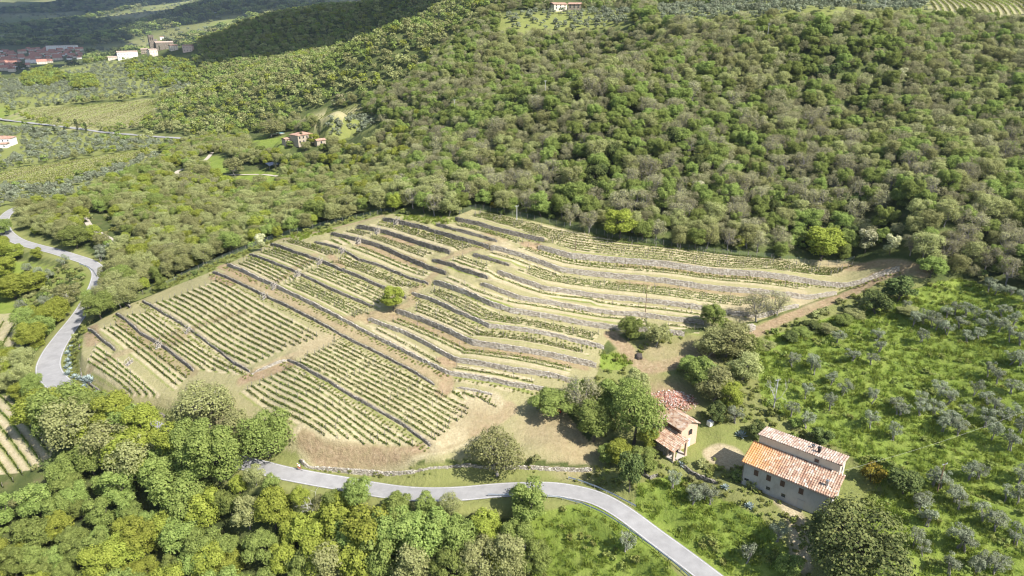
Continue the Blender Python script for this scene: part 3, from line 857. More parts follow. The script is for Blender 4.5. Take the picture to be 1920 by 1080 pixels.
def place_tree(name, kind, x, y, h=None, w=None, label=None, cat='tree', group=None, shape=None, rot=None, meshes=None, dz=0.0, bark=None):
    ph, pw, c, t = PROTO[kind][rng.integers(len(PROTO[kind])) if shape is None else shape] if meshes is None else meshes
    e = bpy.data.objects.new(name, None)
    e.empty_display_size = .5
    link(e)
    z = float(height(x, y)) + dz
    e.location = (x, y, z); e.rotation_euler = (0, 0, rng.uniform(0, 6.283) if rot is None else rot)
    sz = (h / ph) if h else 1.0; sw = (w / pw) if w else sz
    e.scale = (sw, sw, sz)
    tag(e, label, cat, group)
    if c is not None: link(bpy.data.objects.new('crown', c), e)
    if t is not None: link(bpy.data.objects.new('trunk' if c is not None else 'branches', t), e)
    return e
TAKEN = []          # (x, y, r) ground already used by a placed thing
def free(x, y, r):
    return all((x - a) ** 2 + (y - b) ** 2 > (r + c) ** 2 * .6 for a, b, c in TAKEN)

# ------------------------------------------------------------------ trees the photograph singles out (position of the foot, height, crown width)
pine = make_tree_mesh('pine', 41, 13.5, 17.5, .42, 15000, 46, base=.22, flat=.75)
bigoak = make_tree_mesh('khaki', 42, 12, 15, .36, 11000, 30, base=.2, twigs=3, bark=GREYBARK)
bigoak2 = make_tree_mesh('oak', 43, 12, 14, .36, 11000, 28, base=.18)
SOLO = [
 ('broadleaf_tree', 'spring', 737, 583, 7.2, 6.3, 'lone bright green tree standing among the vine terraces', None),
 ('broadleaf_tree', 'khaki', 932, 892, 11.0, 12.5, 'large olive green tree standing alone between the vineyard and the road', (12, 15) + bigoak),
 ('broadleaf_tree', 'oak', 1037, 776, 6.0, 10.5, 'wide low green tree at the edge of the dirt yard, red machine beneath', None),
 ('broadleaf_tree', 'oak', 1112, 826, 10.0, 9.0, 'green tree casting its shadow on the dirt yard', None),
 ('broadleaf_tree', 'oak', 1188, 832, 14.5, 12.0, 'tallest dense green tree left of the brick barn', (12, 14) + bigoak2),
 ('broadleaf_tree', 'spring', 1214, 842, 5.5, 4.5, 'small bright green tree touching the barn wall', None),
 ('evergreen_tree', 'holm', 1180, 922, 9.5, 5.5, 'dark narrow evergreen at the end of the guard rail', None),
 ('broadleaf_tree', 'oak', 1140, 868, 5.0, 5.0, 'small green tree at the corner of the dirt yard', None),
 ('broadleaf_tree', 'khaki', 1230, 650, 7.0, 7.5, 'round green tree below the terraces beside the dirt path', None),
 ('broadleaf_tree', 'khaki', 1362, 668, 9.5, 12.0, 'big pale olive green tree where the dirt track meets the terraces', None),
 ('broadleaf_tree', 'khaki', 1338, 752, 8.5, 9.0, 'grey green tree above the heap of broken tiles', None),
 ('broadleaf_tree', 'spring', 1368, 766, 7.0, 5.5, 'bright yellow green tree right of the heap of broken tiles', None),
 ('broadleaf_tree', 'oak', 1290, 700, 4.5, 6.0, 'low dark green tree on the bank of the dirt path', None),
 ('evergreen_tree', 'holm', 1682, 566, 8.0, 9.5, 'dark evergreen tree behind the end of the uppermost wall', None),
 ('evergreen_tree', 'holm', 1640, 588, 6.8, 8.5, 'dark evergreen tree in front of another by the dirt track', None),
 ('stone_pine', 'pine', 1592, 1092, 13.5, 17.5, 'huge round dark pine in front of the farmhouse', (13.5, 17.5) + pine),
 ('broadleaf_tree', 'khaki', 392, 800, 11.5, 15.0, 'large brown green oak at the roadside corner of the vineyard', (12, 15) + bigoak),
 ('broadleaf_tree', 'oak', 505, 858, 11.5, 13.0, 'large round green tree over the road below the vine rows', (12, 14) + bigoak2),
 ('broadleaf_tree', 'khaki', 440, 838, 9.5, 9.0, 'green tree squeezed between two larger roadside trees', None),
 ('broadleaf_tree', 'spring', 92, 800, 9.5, 14.0, 'wide yellow green oak beside the stubble field at the road bend', None),
 ('broadleaf_tree', 'spring', 62, 650, 8.0, 9.5, 'roadside oak nearest to the stubble strip, first of the row with pale trunks', None),
 ('broadleaf_tree', 'oak', 80, 634, 8.2, 9.0, 'second oak in the roadside row with pale trunks, counted from the lower end', None),
 ('broadleaf_tree', 'spring', 97, 616, 8.5, 9.0, 'middle oak in the roadside row with pale trunks', None),
 ('broadleaf_tree', 'spring', 115, 598, 8.0, 9.0, 'fourth oak in the roadside row with pale trunks, counted from the lower end', None),
 ('broadleaf_tree', 'khaki', 131, 574, 9.0, 9.5, 'uppermost oak of the roadside row with pale trunks', None),
 ('broadleaf_tree', 'oak', 190, 598, 9.0, 9.5, 'green tree overhanging the road left of the vineyard corner', None),
 ('broadleaf_tree', 'spring', 1540, 488, 11.0, 12.5, 'big bright green tree at the foot of the wood above the top vine rows', None),
 ('broadleaf_tree', 'spring', 1160, 448, 9.5, 9.5, 'bright green round tree at the wood edge above the middle of the vineyard', None),
 ('broadleaf_tree', 'spring', 1384, 468, 5.0, 4.4, 'small lemon yellow tree at the fence above the top vine rows', None),
 ('blossom_tree', 'blossom', 1622, 474, 8.5, 7.0, 'cream flowering tree right of the big bright green tree', None),
 ('blossom_tree', 'blossom', 1668, 478, 7.0, 5.5, 'smaller cream flowering tree above the brown track end', None),
 ('blossom_tree', 'blossom', 490, 470, 6.5, 4.5, 'white flowering tree at the left wood edge above the vines', None),
 ('blossom_tree', 'blossom', 1308, 368, 6.0, 5.5, 'white flowering tree in the middle of the wooded hillside', None),
 ('blossom_tree', 'blossom', 1690, 150, 6.0, 5.0, 'pale yellow tree high on the wooded hillside', None),
 ('broadleaf_tree', 'spring', 30, 560, 9.5, 14.0, 'dense vivid green tree in the grass left of the road', None),
 ('broadleaf_tree', 'spring', 66, 548, 8.5, 10.0, 'vivid green tree beside the densest one in the grass left of the road', None),
 ('broadleaf_tree', 'spring', 8, 520, 9.0, 11.0, 'vivid green tree cut by the left edge above the grass', None),
 ('broadleaf_tree', 'oak', 8, 440, 8.0, 9.0, 'green tree hiding the road at the left edge', None),
 ('broadleaf_tree', 'oak', 145, 465, 10.0, 12.0, 'dark green oak above the upper road beside the woodland track', None),
 ('broadleaf_tree', 'khaki', 440, 330, 12.0, 12.0, 'rounded grey green tree on the lawn below the villa', None),
 ('broadleaf_tree', 'khaki', 510, 257, 13.0, 20.0, 'broad spreading tree left of the villa', None),
 ('broadleaf_tree', 'spring', 588, 272, 7.0, 7.0, 'bright green tree in front of the villa', None),
 ('broadleaf_tree', 'oak', 345, 1035, 9.5, 9.5, 'mid green tree standing in the gap of the wood at the bottom left', None),
 ('broadleaf_tree', 'spring', 640, 1010, 10.5, 10.0, 'brightest yellow green tree in the wood below the road', None),
 ('broadleaf_tree', 'spring', 250, 880, 11.0, 14.0, 'largest lime green tree at the top of the wood below the road', None),
 ('broadleaf_tree', 'oak', 1150, 776, 9.5, 9.0, 'green tree behind the tallest one, next to the lowest terrace wall end', None),
 ('broadleaf_tree', 'khaki', 1192, 752, 8.5, 7.0, 'olive green tree between the tallest tree and the heap of tiles', None),
 ('broadleaf_tree', 'spring', 1160, 872, 6.0, 6.0, 'light green tree below the dirt yard wall', None),
 ('broadleaf_tree', 'oak', 1208, 884, 5.5, 6.0, 'green tree against the lower side of the barn', None),
 ('broadleaf_tree', 'oak', 1312, 728, 8.0, 8.5, 'dark green tree directly above the heap of broken tiles', None),
 ('broadleaf_tree', 'khaki', 1392, 712, 7.5, 8.0, 'pale green tree left of the tall bare tree', None),
 ('broadleaf_tree', 'khaki', 1330, 668, 8.0, 9.0, 'left neighbour of the big pale olive green tree', None),
 ('broadleaf_tree', 'oak', 1405, 668, 6.0, 7.0, 'green tree in the corner between dirt track and olive grove', None),
 ('broadleaf_tree', 'khaki', 574, 283, 6.0, 6.5, 'small dull green tree just below the villa', None),
 ('broadleaf_tree', 'oak', 606, 286, 5.5, 6.0, 'small green tree below the cream outbuilding', None),
 ('broadleaf_tree', 'oak', 544, 277, 4.5, 5.0, 'small round tree on the lawn edge left of the villa', None),
 ('shrub', 'khaki', 1435, 655, 2.6, 5.0, 'brownish shrub by the corner of the olive grove', None),
 ('shrub', 'oak', 1500, 632, 2.8, 6.0, 'green hedge shrub between dirt track and olives', None),
 ('shrub', 'khaki', 1600, 600, 3.2, 6.0, 'tall brownish shrub below the two dark evergreens', None),
 ('shrub', 'khaki', 1700, 590, 2.6, 6.0, 'dry shrub right of the two dark evergreens', None),
 ('shrub', 'holm', 1415, 822, 4.2, 4.6, 'dark rounded shrub above the gravel turning place', None),
 ('shrub', 'holm', 1340, 792, 5.2, 4.6, 'dark upright shrub beside the small white tank', None),
 ('shrub', 'olive', 1377, 792, 3.8, 4.6, 'silver grey ball shaped shrub in the farm garden', None),
 ('shrub', 'holm', 1538, 838, 4.8, 4.6, 'dark round clipped bush behind the farmhouse', None),
 ('shrub', 'yellow', 1632, 902, 4.2, 5.0, 'bush with golden yellow flowers at the right end of the farmhouse', None),
 ('shrub', 'holm', 1693, 925, 5.0, 6.5, 'wide dark shrub right of the yellow flowered bush', None),
 ('shrub', 'oak', 1555, 958, 4.0, 3.4, 'dark shrub against the farmhouse wall by the pine', None),
 ('shrub', 'oak', 1476, 1078, 4.0, 5.0, 'round dark green bush at the bottom edge by the farm track', None),
 ('shrub', 'holm', 1540, 1000, 4.0, 4.5, 'dark shrub in the shade of the huge pine', None),
 ('shrub', 'oak', 1580, 610, 3.2, 5.5, 'green shrub on the bank below the dirt track end', None),
 ('shrub', 'holm', 1520, 622, 3.0, 6.0, 'wide dark hedge shrub along the dirt track', None),
 ('shrub', 'khaki', 1550, 625, 2.6, 5.0, 'brownish shrub in the hedge beside the olive grove', None),
 ('shrub', 'holm', 1480, 640, 2.6, 4.5, 'low dark shrub at the top left corner of the olive grove', None),
 ('shrub', 'yellow', 925, 392, 2.6, 3.0, 'yellow flowering broom bush at the upper fence', None),
]
PROTO['pine'] = [(13.5, 17.5) + pine]
PROTO['yellow'] = [(4.0, 4.6) + make_tree_mesh('yellow', 51, 4.0, 4.6, .28, 1800, 11, base=.05)]
PALE_TRUNK = {c: c for c in ()}
for nm, kd, px, py, h, w, lab, me in SOLO:
    p = on_ground(px, py)
    e = place_tree(nm, kd, p[0], p[1], h, w, lab, 'shrub' if nm == 'shrub' else 'tree', meshes=me)
    if 'pale trunks' in lab:
        for ch in e.children:
            if ch.name.startswith('trunk'):
                ch.data = ch.data.copy(); ch.data.materials[0] = PALEBARK
    TAKEN.append((p[0], p[1], w * .42))
DEAD = [(606, 985, 8.0, 9.0, PALEBARK, 'dead white tree with spreading bare branches in the wood below the road'),
        (1448, 776, 9.5, 5.0, PALEBARK, 'tall bare pale tree beside the utility pole in the olive grove'),
        (700, 1062, 7.0, 6.0, GREYBARK, 'bare brown grey tree at the bottom of the picture'),
        (992, 1075, 7.0, 5.5, PALEBARK, 'bare white tree at the bottom right of the wood below the road'),
        (1338, 735, 8.0, 3.5, PALEBARK, 'thin bare trunk beside the bright yellow green tree'),
        (228, 565, 6.5, 6.5, GREYBARK, 'leaning bare budding tree at the tiny wall end')]
for k, (px, py, h, w, bk, lab) in enumerate(DEAD):
    p = on_ground(px, py)
    me = make_bare_mesh(70 + k, h, w, bk)
    place_tree('bare_tree', None, p[0], p[1], h, w, lab, meshes=(h, w, None, me))
    TAKEN.append((p[0], p[1], 2.0))

# ------------------------------------------------------------------ trees lining the lower side of the road
q0 = None
for k in range(0, len(MAIN)):
    a, b = project(*MAIN[k, :3])
    if not (170 < a < 1015 and b > 740): continue
    if q0 is not None and np.hypot(*(MAIN[k, :2] - q0)) < 3.4: continue
    q0 = MAIN[k, :2].copy()
    d = MAIN[min(k + 1, len(MAIN) - 1), :2] - MAIN[k - 1, :2]; d /= np.linalg.norm(d)
    nn = np.array([-d[1], d[0]]); nn = nn if nn[1] < 0 else -nn
    for off, hh in ((rng.uniform(2.2, 3.6), rng.uniform(.45, .75)), (rng.uniform(5.5, 8), rng.uniform(.85, 1.2)), (rng.uniform(10, 13), rng.uniform(.95, 1.3))):
        if off > 9 and a < 560: continue
        tall = (a < 475) or (655 < a < 815)
        if tall: hh = hh * 1.28 + ((.5 if a < 475 else .25) if off < 4 else .12)
        if rng.uniform() < (.30 if a > 840 else .08) or (off < 4 and a > 880): continue
        if 478 < a < 640 and off < 4: hh = .5 + .2 * rng.uniform()
        x, y = MAIN[k, :2] + nn * (MAIN[k, 3] / 2 + off) + d * rng.uniform(-1.2, 1.2)
        kd = rng.choice(['oak', 'spring', 'khaki', 'oak', 'spring'])
        e = place_tree('broadleaf_tree', kd, x, y, None, None, {'oak': 'mid green', 'spring': 'fresh yellow green', 'khaki': 'dull khaki green'}[kd] + ' tree leaning over the lower edge of the road', 'tree', 'trees along the lower road edge, ' + {'oak': 'mid green', 'spring': 'yellow green', 'khaki': 'khaki'}[kd])
        e.scale = (hh * rng.uniform(.9, 1.15),) * 2 + (hh,)
        TAKEN.append((x, y, 2.6 * hh))

# ------------------------------------------------------------------ olives
OL = []
for s, k in (((1280, 360), '870 850 1090 835 950 955 1060 975 1100 905 620 985 720 1000 1340 850 1400 760 1350 735 1300 755 1480 705 1430 775 1480 805 1560 765 1600 850 1640 715 1680 785 1720 560 1760 580 1830 590 1800 705 1720 735 1780 790 1850 755 1840 845 1850 970 1900 860 1900 985 1720 1040 1760 1078 830 1080 740 1025 1250 680 1910 620 1530 690 1590 700 1660 830'),
             ((1280, 720), '610 190 690 80 700 250 820 150 900 60 1060 110 1050 250 1180 320 1200 165 1230 180 1330 120 1340 180 1410 180 1430 65 1480 115 1460 270 1540 290 1500 235 1590 190 1640 65 1710 130 1700 240 1740 320 1790 220 1840 200 1760 160 1840 370 1890 280 1600 540 1665 540 1400 575 1460 585 1520 665 1550 700 1820 665 1890 680 1900 560 1680 770 1760 820 1870 900 1540 915 1590 945 1330 715 1370 795 1300 920 1340 965 1690 1045 1760 1065 1500 1070 1640 1078 1850 60 1330 680 60 680 120 650 360 1000 530 880')):
    v = list(map(float, k.split()))
    OL += [(s[0] + v[m] / 3, s[1] + v[m + 1] / 3) for m in range(0, len(v), 2)]
OL += [(1262, 918), (1300, 938), (1330, 945), (1175, 1035), (45, 590), (85, 578), (110, 570), (75, 520), (55, 515), (90, 530), (120, 500), (190, 478), (200, 485), (215, 478), (190, 490)]
OLAB = lambda px, py: ('silvery olive tree on the grassy terraces right of the farmhouse', 'olive trees on the terraces right of the farmhouse') if px > 1400 and py < 1085 and px > 1450 - (py > 1000) * 60 else \
    (('silver grey olive tree on the slope between farm track and road', 'olive trees between farm track and road') if px > 1100 else ('grey olive tree beside the upper road at the left', 'olive trees beside the upper road'))
for px, py in OL:
    p = on_ground(px, py)
    lab, grp = OLAB(px, py)
    big = 1.35 if px < 400 else 1.0
    place_tree('olive_tree', 'olive', p[0], p[1], rng.uniform(3.2, 4.6) * big, rng.uniform(3.0, 4.4) * big, lab, 'tree', grp)
    TAKEN.append((p[0], p[1], 1.5))

# ------------------------------------------------------------------ woods: scatter, the largest in view as trees of their own, the rest as one wood
wood_at = bilin(wood)
def scatter(x0, x1, y0, y1, sp):
    nx, ny = int((x1 - x0) / sp), int((y1 - y0) / sp)
    gx, gy = np.meshgrid(np.arange(nx), np.arange(ny))
    X = x0 + (gx + .5 * (gy % 2) + rng.uniform(-.38, .38, gx.shape)) * sp
    Y = y0 + (gy + rng.uniform(-.38, .38, gx.shape)) * sp
    return X.ravel(), Y.ravel()
nx_, ny_ = scatter(-330, 460, 52, 560, 4.5)
fx_, fy_ = scatter(-1150, 460, 560, 1500, 8.0)
wx_, wy_ = scatter(-3600, 1200, 1500, 5200, 34)
X = np.r_[nx_, fx_]; Y = np.r_[ny_, fy_]
far0 = len(nx_)
wv = wood_at(X, Y)
Zs = height(X, Y)
px, py = project(X, Y, Zs)
dist = np.sqrt(X ** 2 + Y ** 2 + (Zs - CAM_Z) ** 2)
keep = (wv > .8) & (px > -260) & (px < 2180) & (py < 1330) & (py > -60)
# room around things already placed, and beside the road
ta = np.array(TAKEN)
for k in np.where(keep)[0]:
    if k < far0 and ((X[k] - ta[:, 0]) ** 2 + (Y[k] - ta[:, 1]) ** 2 < (ta[:, 2] + .9) ** 2).any(): keep[k] = False
NOTREES = [POLY('-90 740 125 842 122 900 105 962 60 970 -90 970'), POLY('-60 350 110 345 190 320 290 285 312 300 200 352 120 388 -60 405'), POLY('462 250 560 248 620 262 628 302 560 304 470 292'), POLY('598 225 660 205 715 222 722 262 655 284 600 278'),
           POLY('1225 20 1500 5 1745 20 1930 30 1930 50 1745 43 1500 42 1300 58 1230 52'), POLY('930 55 1000 40 1190 45 1185 66 1000 78 925 74'), POLY('1420 600 1600 560 1640 600 1500 660 1420 690'), POLY('1190 905 1280 880 1500 960 1640 900 1660 1000 1500 1330 1290 1330 1290 1085 1190 960'), POLY('1010 965 1110 945 1190 990 1300 1100 1330 1330 900 1330 960 1080 990 1010'),
           POLY('320 318 352 312 352 342 320 342'), POLY('375 292 420 288 440 305 520 318 525 352 440 356 395 335'), POLY('470 250 600 250 610 278 545 285 470 284'),
           POLY('0 300 20 262 40 250 40 290 0 300'), POLY('200 92 370 70 372 112 205 118'), POLY('1030 -10 1090 -10 1090 25 1030 25'), POLY('0 88 160 82 160 128 60 150 0 150'), POLY('155 398 210 402 240 462 215 468 160 440')]
for q in NOTREES: keep &= ~inpoly(px, py, q)
# fill the remaining gaps of the wood below the road
occ = np.r_[np.stack([X, Y], -1)[keep & (px < 1250) & (py > 820)], ta[:, :2]]
ex_, ey_ = [], []
for _ in range(5000):
    a_, b_ = rng.uniform(-135, 18), rng.uniform(84, 135)
    if wood_at(a_, b_) < .9 or ((occ - (a_, b_)) ** 2).sum(1).min() < 4.1 ** 2: continue
    q_ = project(a_, b_, height(a_, b_))
    if not (-40 < q_[0] < 1000 and 830 < q_[1] < 1200) or (q_[0] < 125 and q_[1] < 965): continue
    occ = np.r_[occ, [(a_, b_)]]; ex_.append(a_); ey_.append(b_)
print('gap trees', len(ex_))
X = np.r_[ex_, X]; Y = np.r_[ey_, Y]; Zs = height(X, Y); px, py = project(X, Y, Zs); dist = np.sqrt(X ** 2 + Y ** 2 + (Zs - CAM_Z) ** 2)
keep = np.r_[np.ones(len(ex_), bool), keep]; far0 += len(ex_)
KIND = np.empty(len(X), object)
u = rng.uniform(size=len(X))
# species drift in patches over the hillside
pat = vnoise(X, Y, 34, 5) + .6 * vnoise(X, Y, 13, 6)
for k in range(len(X)):
    a, b = px[k], py[k]
    if b > 870 and a < 1200: mixk = (('spring', .36), ('oak', .44), ('khaki', .15), ('holm', .02), ('budding', .03))
    elif a < 760 and b > 250: mixk = (('oak', .34), ('khaki', .29), ('spring', .20), ('budding', .13), ('holm', .04))
    elif Y[k] > 560: mixk = (('oak', .45), ('khaki', .27), ('spring', .10), ('holm', .12), ('budding', .06))
    else: mixk = (('khaki', .36), ('budding', .20), ('oak', .29), ('holm', .075), ('spring', .065), ('blossom', .01))
    v = np.clip(u[k] * .55 + (pat[k] + .8) / 1.6 * .45, 0, .999)
    acc = 0
    for nm, p_ in mixk:
        acc += p_
        if v < acc: break
    KIND[k] = nm
# bright copse and olive patches of the valley
COPSE = [POLY('230 118 300 112 365 122 372 158 300 166 245 150'), POLY('40 145 95 132 130 150 90 165 45 165'), POLY('130 150 175 146 185 168 140 170')]
for q in COPSE: KIND[inpoly(px, py, q)] = 'spring'
DARKW = POLY('330 95 380 85 420 60 520 20 900 -10 640 95 520 105 400 110')
sc = rng.uniform(.5, 1.0, len(X)) ** .9 * 1.04 * np.where((py > 850) & (px < 1260), 1.12, 1.0)
thin = (py > 850) & (px < 1260) & (rng.uniform(size=len(X)) < .0)
keep &= ~thin
sz = FPX * 8.0 * sc / dist
inpic = (px > -30) & (px < 1950) & (py > -10) & (py < 1130)
NAME = dict(oak='broadleaf_tree', spring='broadleaf_tree', khaki='broadleaf_tree', budding='budding_tree', holm='evergreen_tree', blossom='blossom_tree')
LOOK = dict(oak='mid green tree', spring='fresh yellow green tree', khaki='dull khaki green tree', budding='grey brown budding tree', holm='dark evergreen tree', blossom='cream flowering tree')
def zone(a, b):
    if b > 850 and a < 1260: return 'in the wood below the road', 'wood below the road'
    if a < 760 and b > 290: return 'in the wood left of the vineyard', 'wood left of the vineyard'
    if a > 720 and b > 290: return 'on the lower hillside above the vineyard', 'lower half of the wooded hillside'
    return 'on the upper wooded slopes', 'upper wooded slopes'
order = [k for k in np.argsort(-sz) if keep[k] and inpic[k] and k < far0]
cnt = {}
solo_idx = set()
for k in order:
    nm = NAME[KIND[k]]
    if cnt.get(nm, 0) >= (290 if nm == 'broadleaf_tree' else 170): continue
    cnt[nm] = cnt.get(nm, 0) + 1
    solo_idx.add(k)
    wh, grp = zone(px[k], py[k])
    place_tree(nm, KIND[k], X[k], Y[k], None, None, f'{LOOK[KIND[k]]} {wh}', 'tree', f'{LOOK[KIND[k]]}s, {grp}')
    bpy.context.view_layer  # keep the loop free of operators
    o = COL.objects[-1]
    e = o.parent if o.parent else o
    e.scale = (sc[k] * rng.uniform(.9, 1.1), sc[k] * rng.uniform(.9, 1.1), sc[k])

def instance_group(name):
    tr = bpy.data.node_groups.new(name, 'GeometryNodeTree')
    tr.interface.new_socket('Geometry', in_out='INPUT', socket_type='NodeSocketGeometry')
    tr.interface.new_socket('Geometry', in_out='OUTPUT', socket_type='NodeSocketGeometry')
    return tr
def stuff(name, pts, scale, idx, meshes, label, cat, tilt=None):
    """one object: the meshes scattered over the points"""
    coll = bpy.data.collections.new(name + '_shapes')
    for k, me in enumerate(meshes):
        coll.objects.link(bpy.data.objects.new(f'{name}_shape_{k:02d}', me))
    me = bpy.data.meshes.new(name)
    me.vertices.add(len(pts)); me.vertices.foreach_set('co', np.asarray(pts, np.float32).ravel())
    for nm, ty, v in (('size', 'FLOAT', scale), ('turn', 'FLOAT', rng.uniform(0, 6.283, len(pts)))):
        a = me.attributes.new(nm, ty, 'POINT'); a.data.foreach_set('value', np.asarray(v, np.float32))
    a = me.attributes.new('shape', 'INT', 'POINT'); a.data.foreach_set('value', np.asarray(idx, np.int32))
    o = link(bpy.data.objects.new(name, me))
    tr = instance_group(name)
    N = tr.nodes.new; Lk = tr.links.new
    gi, go = N('NodeGroupInput'), N('NodeGroupOutput')
    ci = N('GeometryNodeCollectionInfo'); ci.inputs['Collection'].default_value = coll
    ci.inputs['Separate Children'].default_value = True; ci.inputs['Reset Children'].default_value = True
    ip = N('GeometryNodeInstanceOnPoints'); ip.inputs['Pick Instance'].default_value = True
    def na(nm, ty):
        x = N('GeometryNodeInputNamedAttribute'); x.data_type = ty; x.inputs['Name'].default_value = nm
        return x.outputs['Attribute']
    cx = N('ShaderNodeCombineXYZ'); Lk(na('turn', 'FLOAT'), cx.inputs['Z'])
    Lk(gi.outputs[0], ip.inputs['Points']); Lk(ci.outputs[0], ip.inputs['Instance'])
    Lk(na('shape', 'INT'), ip.inputs['Instance Index']); Lk(cx.outputs[0], ip.inputs['Rotation']); Lk(na('size', 'FLOAT'), ip.inputs['Scale'])
    Lk(ip.outputs[0], go.inputs[0])
    md = o.modifiers.new('scatter', 'NODES'); md.node_group = tr
    tag(o, label, cat, kind='stuff')
    return o
rest = np.array([k for k in np.where(keep)[0] if k not in solo_idx])
nearr = rest[rest < far0]; farr = rest[rest >= far0]
meshes, first = [], {}
for kd in ('oak', 'spring', 'khaki', 'budding', 'holm', 'blossom'):
    first[kd] = (len(meshes), len(PROTO[kd])); meshes += [p[2] for p in PROTO[kd]]
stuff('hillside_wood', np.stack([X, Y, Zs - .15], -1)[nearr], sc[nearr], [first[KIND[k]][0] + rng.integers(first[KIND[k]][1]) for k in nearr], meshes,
      'dense spring wood covering the hillside and the valley sides', 'wood')
meshes, first = [], {}
for kd in ('oak', 'spring', 'khaki', 'budding', 'holm', 'olive'):
    first[kd] = (len(meshes), 2); meshes += FARP[kd]
first['blossom'] = first['spring']
stuff('distant_wood', np.stack([X, Y, Zs - .3], -1)[farr], sc[farr] * 1.2, [first[KIND[k]][0] + rng.integers(2) for k in farr], meshes,
      'green wood on the farther slopes and round the village hill', 'wood')

# ------------------------------------------------------------------ mesh helper
class MB:
    """collects faces; every build() makes ONE mesh object"""
    def __init__(s): s.v = []; s.f = []
    def add(s, V, F):
        o = len(s.v); s.v += [tuple(map(float, p)) for p in V]; s.f += [tuple(i + o for i in f) for f in F]
    def box(s, c, size, rot=0.0, M=None):
        x, y, z = (k / 2 for k in size); ca, sa = math.cos(rot), math.sin(rot)
        V = []
        for a, b, d in ((-x,-y,-z),(x,-y,-z),(x,y,-z),(-x,y,-z),(-x,-y,z),(x,-y,z),(x,y,z),(-x,y,z)):
            V.append((c[0] + a * ca - b * sa, c[1] + a * sa + b * ca, c[2] + d))
        s.add(V, [(0,3,2,1),(4,5,6,7),(0,1,5,4),(1,2,6,5),(2,3,7,6),(3,0,4,7)])
    def tube(s, pts, rad, sides=8):
        q = tube(pts, rad if hasattr(rad, '__len__') else [rad] * len(pts), sides)
        s.quads(q)
    def quads(s, q):
        o = len(s.v); s.v += [tuple(map(float, p)) for p in q.reshape(-1, 3)]
        s.f += [(o + 4 * k, o + 4 * k + 1, o + 4 * k + 2, o + 4 * k + 3) for k in range(len(q))]
    def mesh(s, name, mat):
        me = bpy.data.meshes.new(name); me.from_pydata(s.v, [], s.f)
        for m in (mat if isinstance(mat, (list, tuple)) else [mat]): me.materials.append(m)
        me.update(); return me
    def build(s, name, mat, parent=None):
        return link(bpy.data.objects.new(name, s.mesh(name, mat)), parent)
def empty(name, loc, rz=0.0, label=None, cat=None, group=None):
    e = bpy.data.objects.new(name, None); e.empty_display_size = .5
    link(e); e.location = loc; e.rotation_euler = (0, 0, rz)
    return tag(e, label, cat, group)

# ------------------------------------------------------------------ stone
def stone_mat(name, cols, scale=2.6, gap=.10, dark=(.06, .05, .04)):
    m, n, bs = new_mat(name)
    g = n.nodes.new('ShaderNodeNewGeometry')
    mp = add_node(n, 'ShaderNodeMapping'); mp.inputs['Scale'].default_value = (1, 1, 1.7)
    n.links.new(g.outputs['Position'], mp.inputs['Vector'])
    v = add_node(n, 'ShaderNodeTexVoronoi', Scale=scale); e = add_node(n, 'ShaderNodeTexVoronoi', Scale=scale, _feature='DISTANCE_TO_EDGE')
    n.links.new(mp.outputs[0], v.inputs['Vector']); n.links.new(mp.outputs[0], e.inputs['Vector'])
    sep = n.nodes.new('ShaderNodeSeparateColor'); n.links.new(v.outputs['Color'], sep.inputs[0])
    c = ramp(n, sep.outputs[0], [(0.0, cols[0]), (.35, cols[1]), (.7, cols[2]), (1.0, cols[3])])
    c = mixc(n, mathn(n, 'MULTIPLY', noise(n, 5, 4), .35), c, (.30, .26, .19))
    c = mixc(n, mathn(n, 'MULTIPLY', noise(n, .35, 4, .7), .35), c, (.17, .15, .10))
    ed = mathn(n, 'DIVIDE', e.outputs['Distance'], gap, True)
    c = mixc(n, ed, dark, c)
    n.links.new(c, bs.inputs['Base Color']); bs.inputs['Roughness'].default_value = .9
    bs.inputs['Specular IOR Level'].default_value = .15
    bump(n, bs, mathn(n, 'ADD', ed, mathn(n, 'MULTIPLY', noise(n, 9, 4), .4)), 1.0, .12)
    return m
STONE = stone_mat('dry_stone', ((.36, .30, .235), (.58, .51, .41), (.70, .635, .53), (.82, .76, .66)))
DARKSTONE = stone_mat('darker_dry_stone', ((.14, .125, .105), (.27, .245, .205), (.37, .335, .285), (.50, .465, .41)))  # darker copy of the dry stone; wall shade partly put into its colour
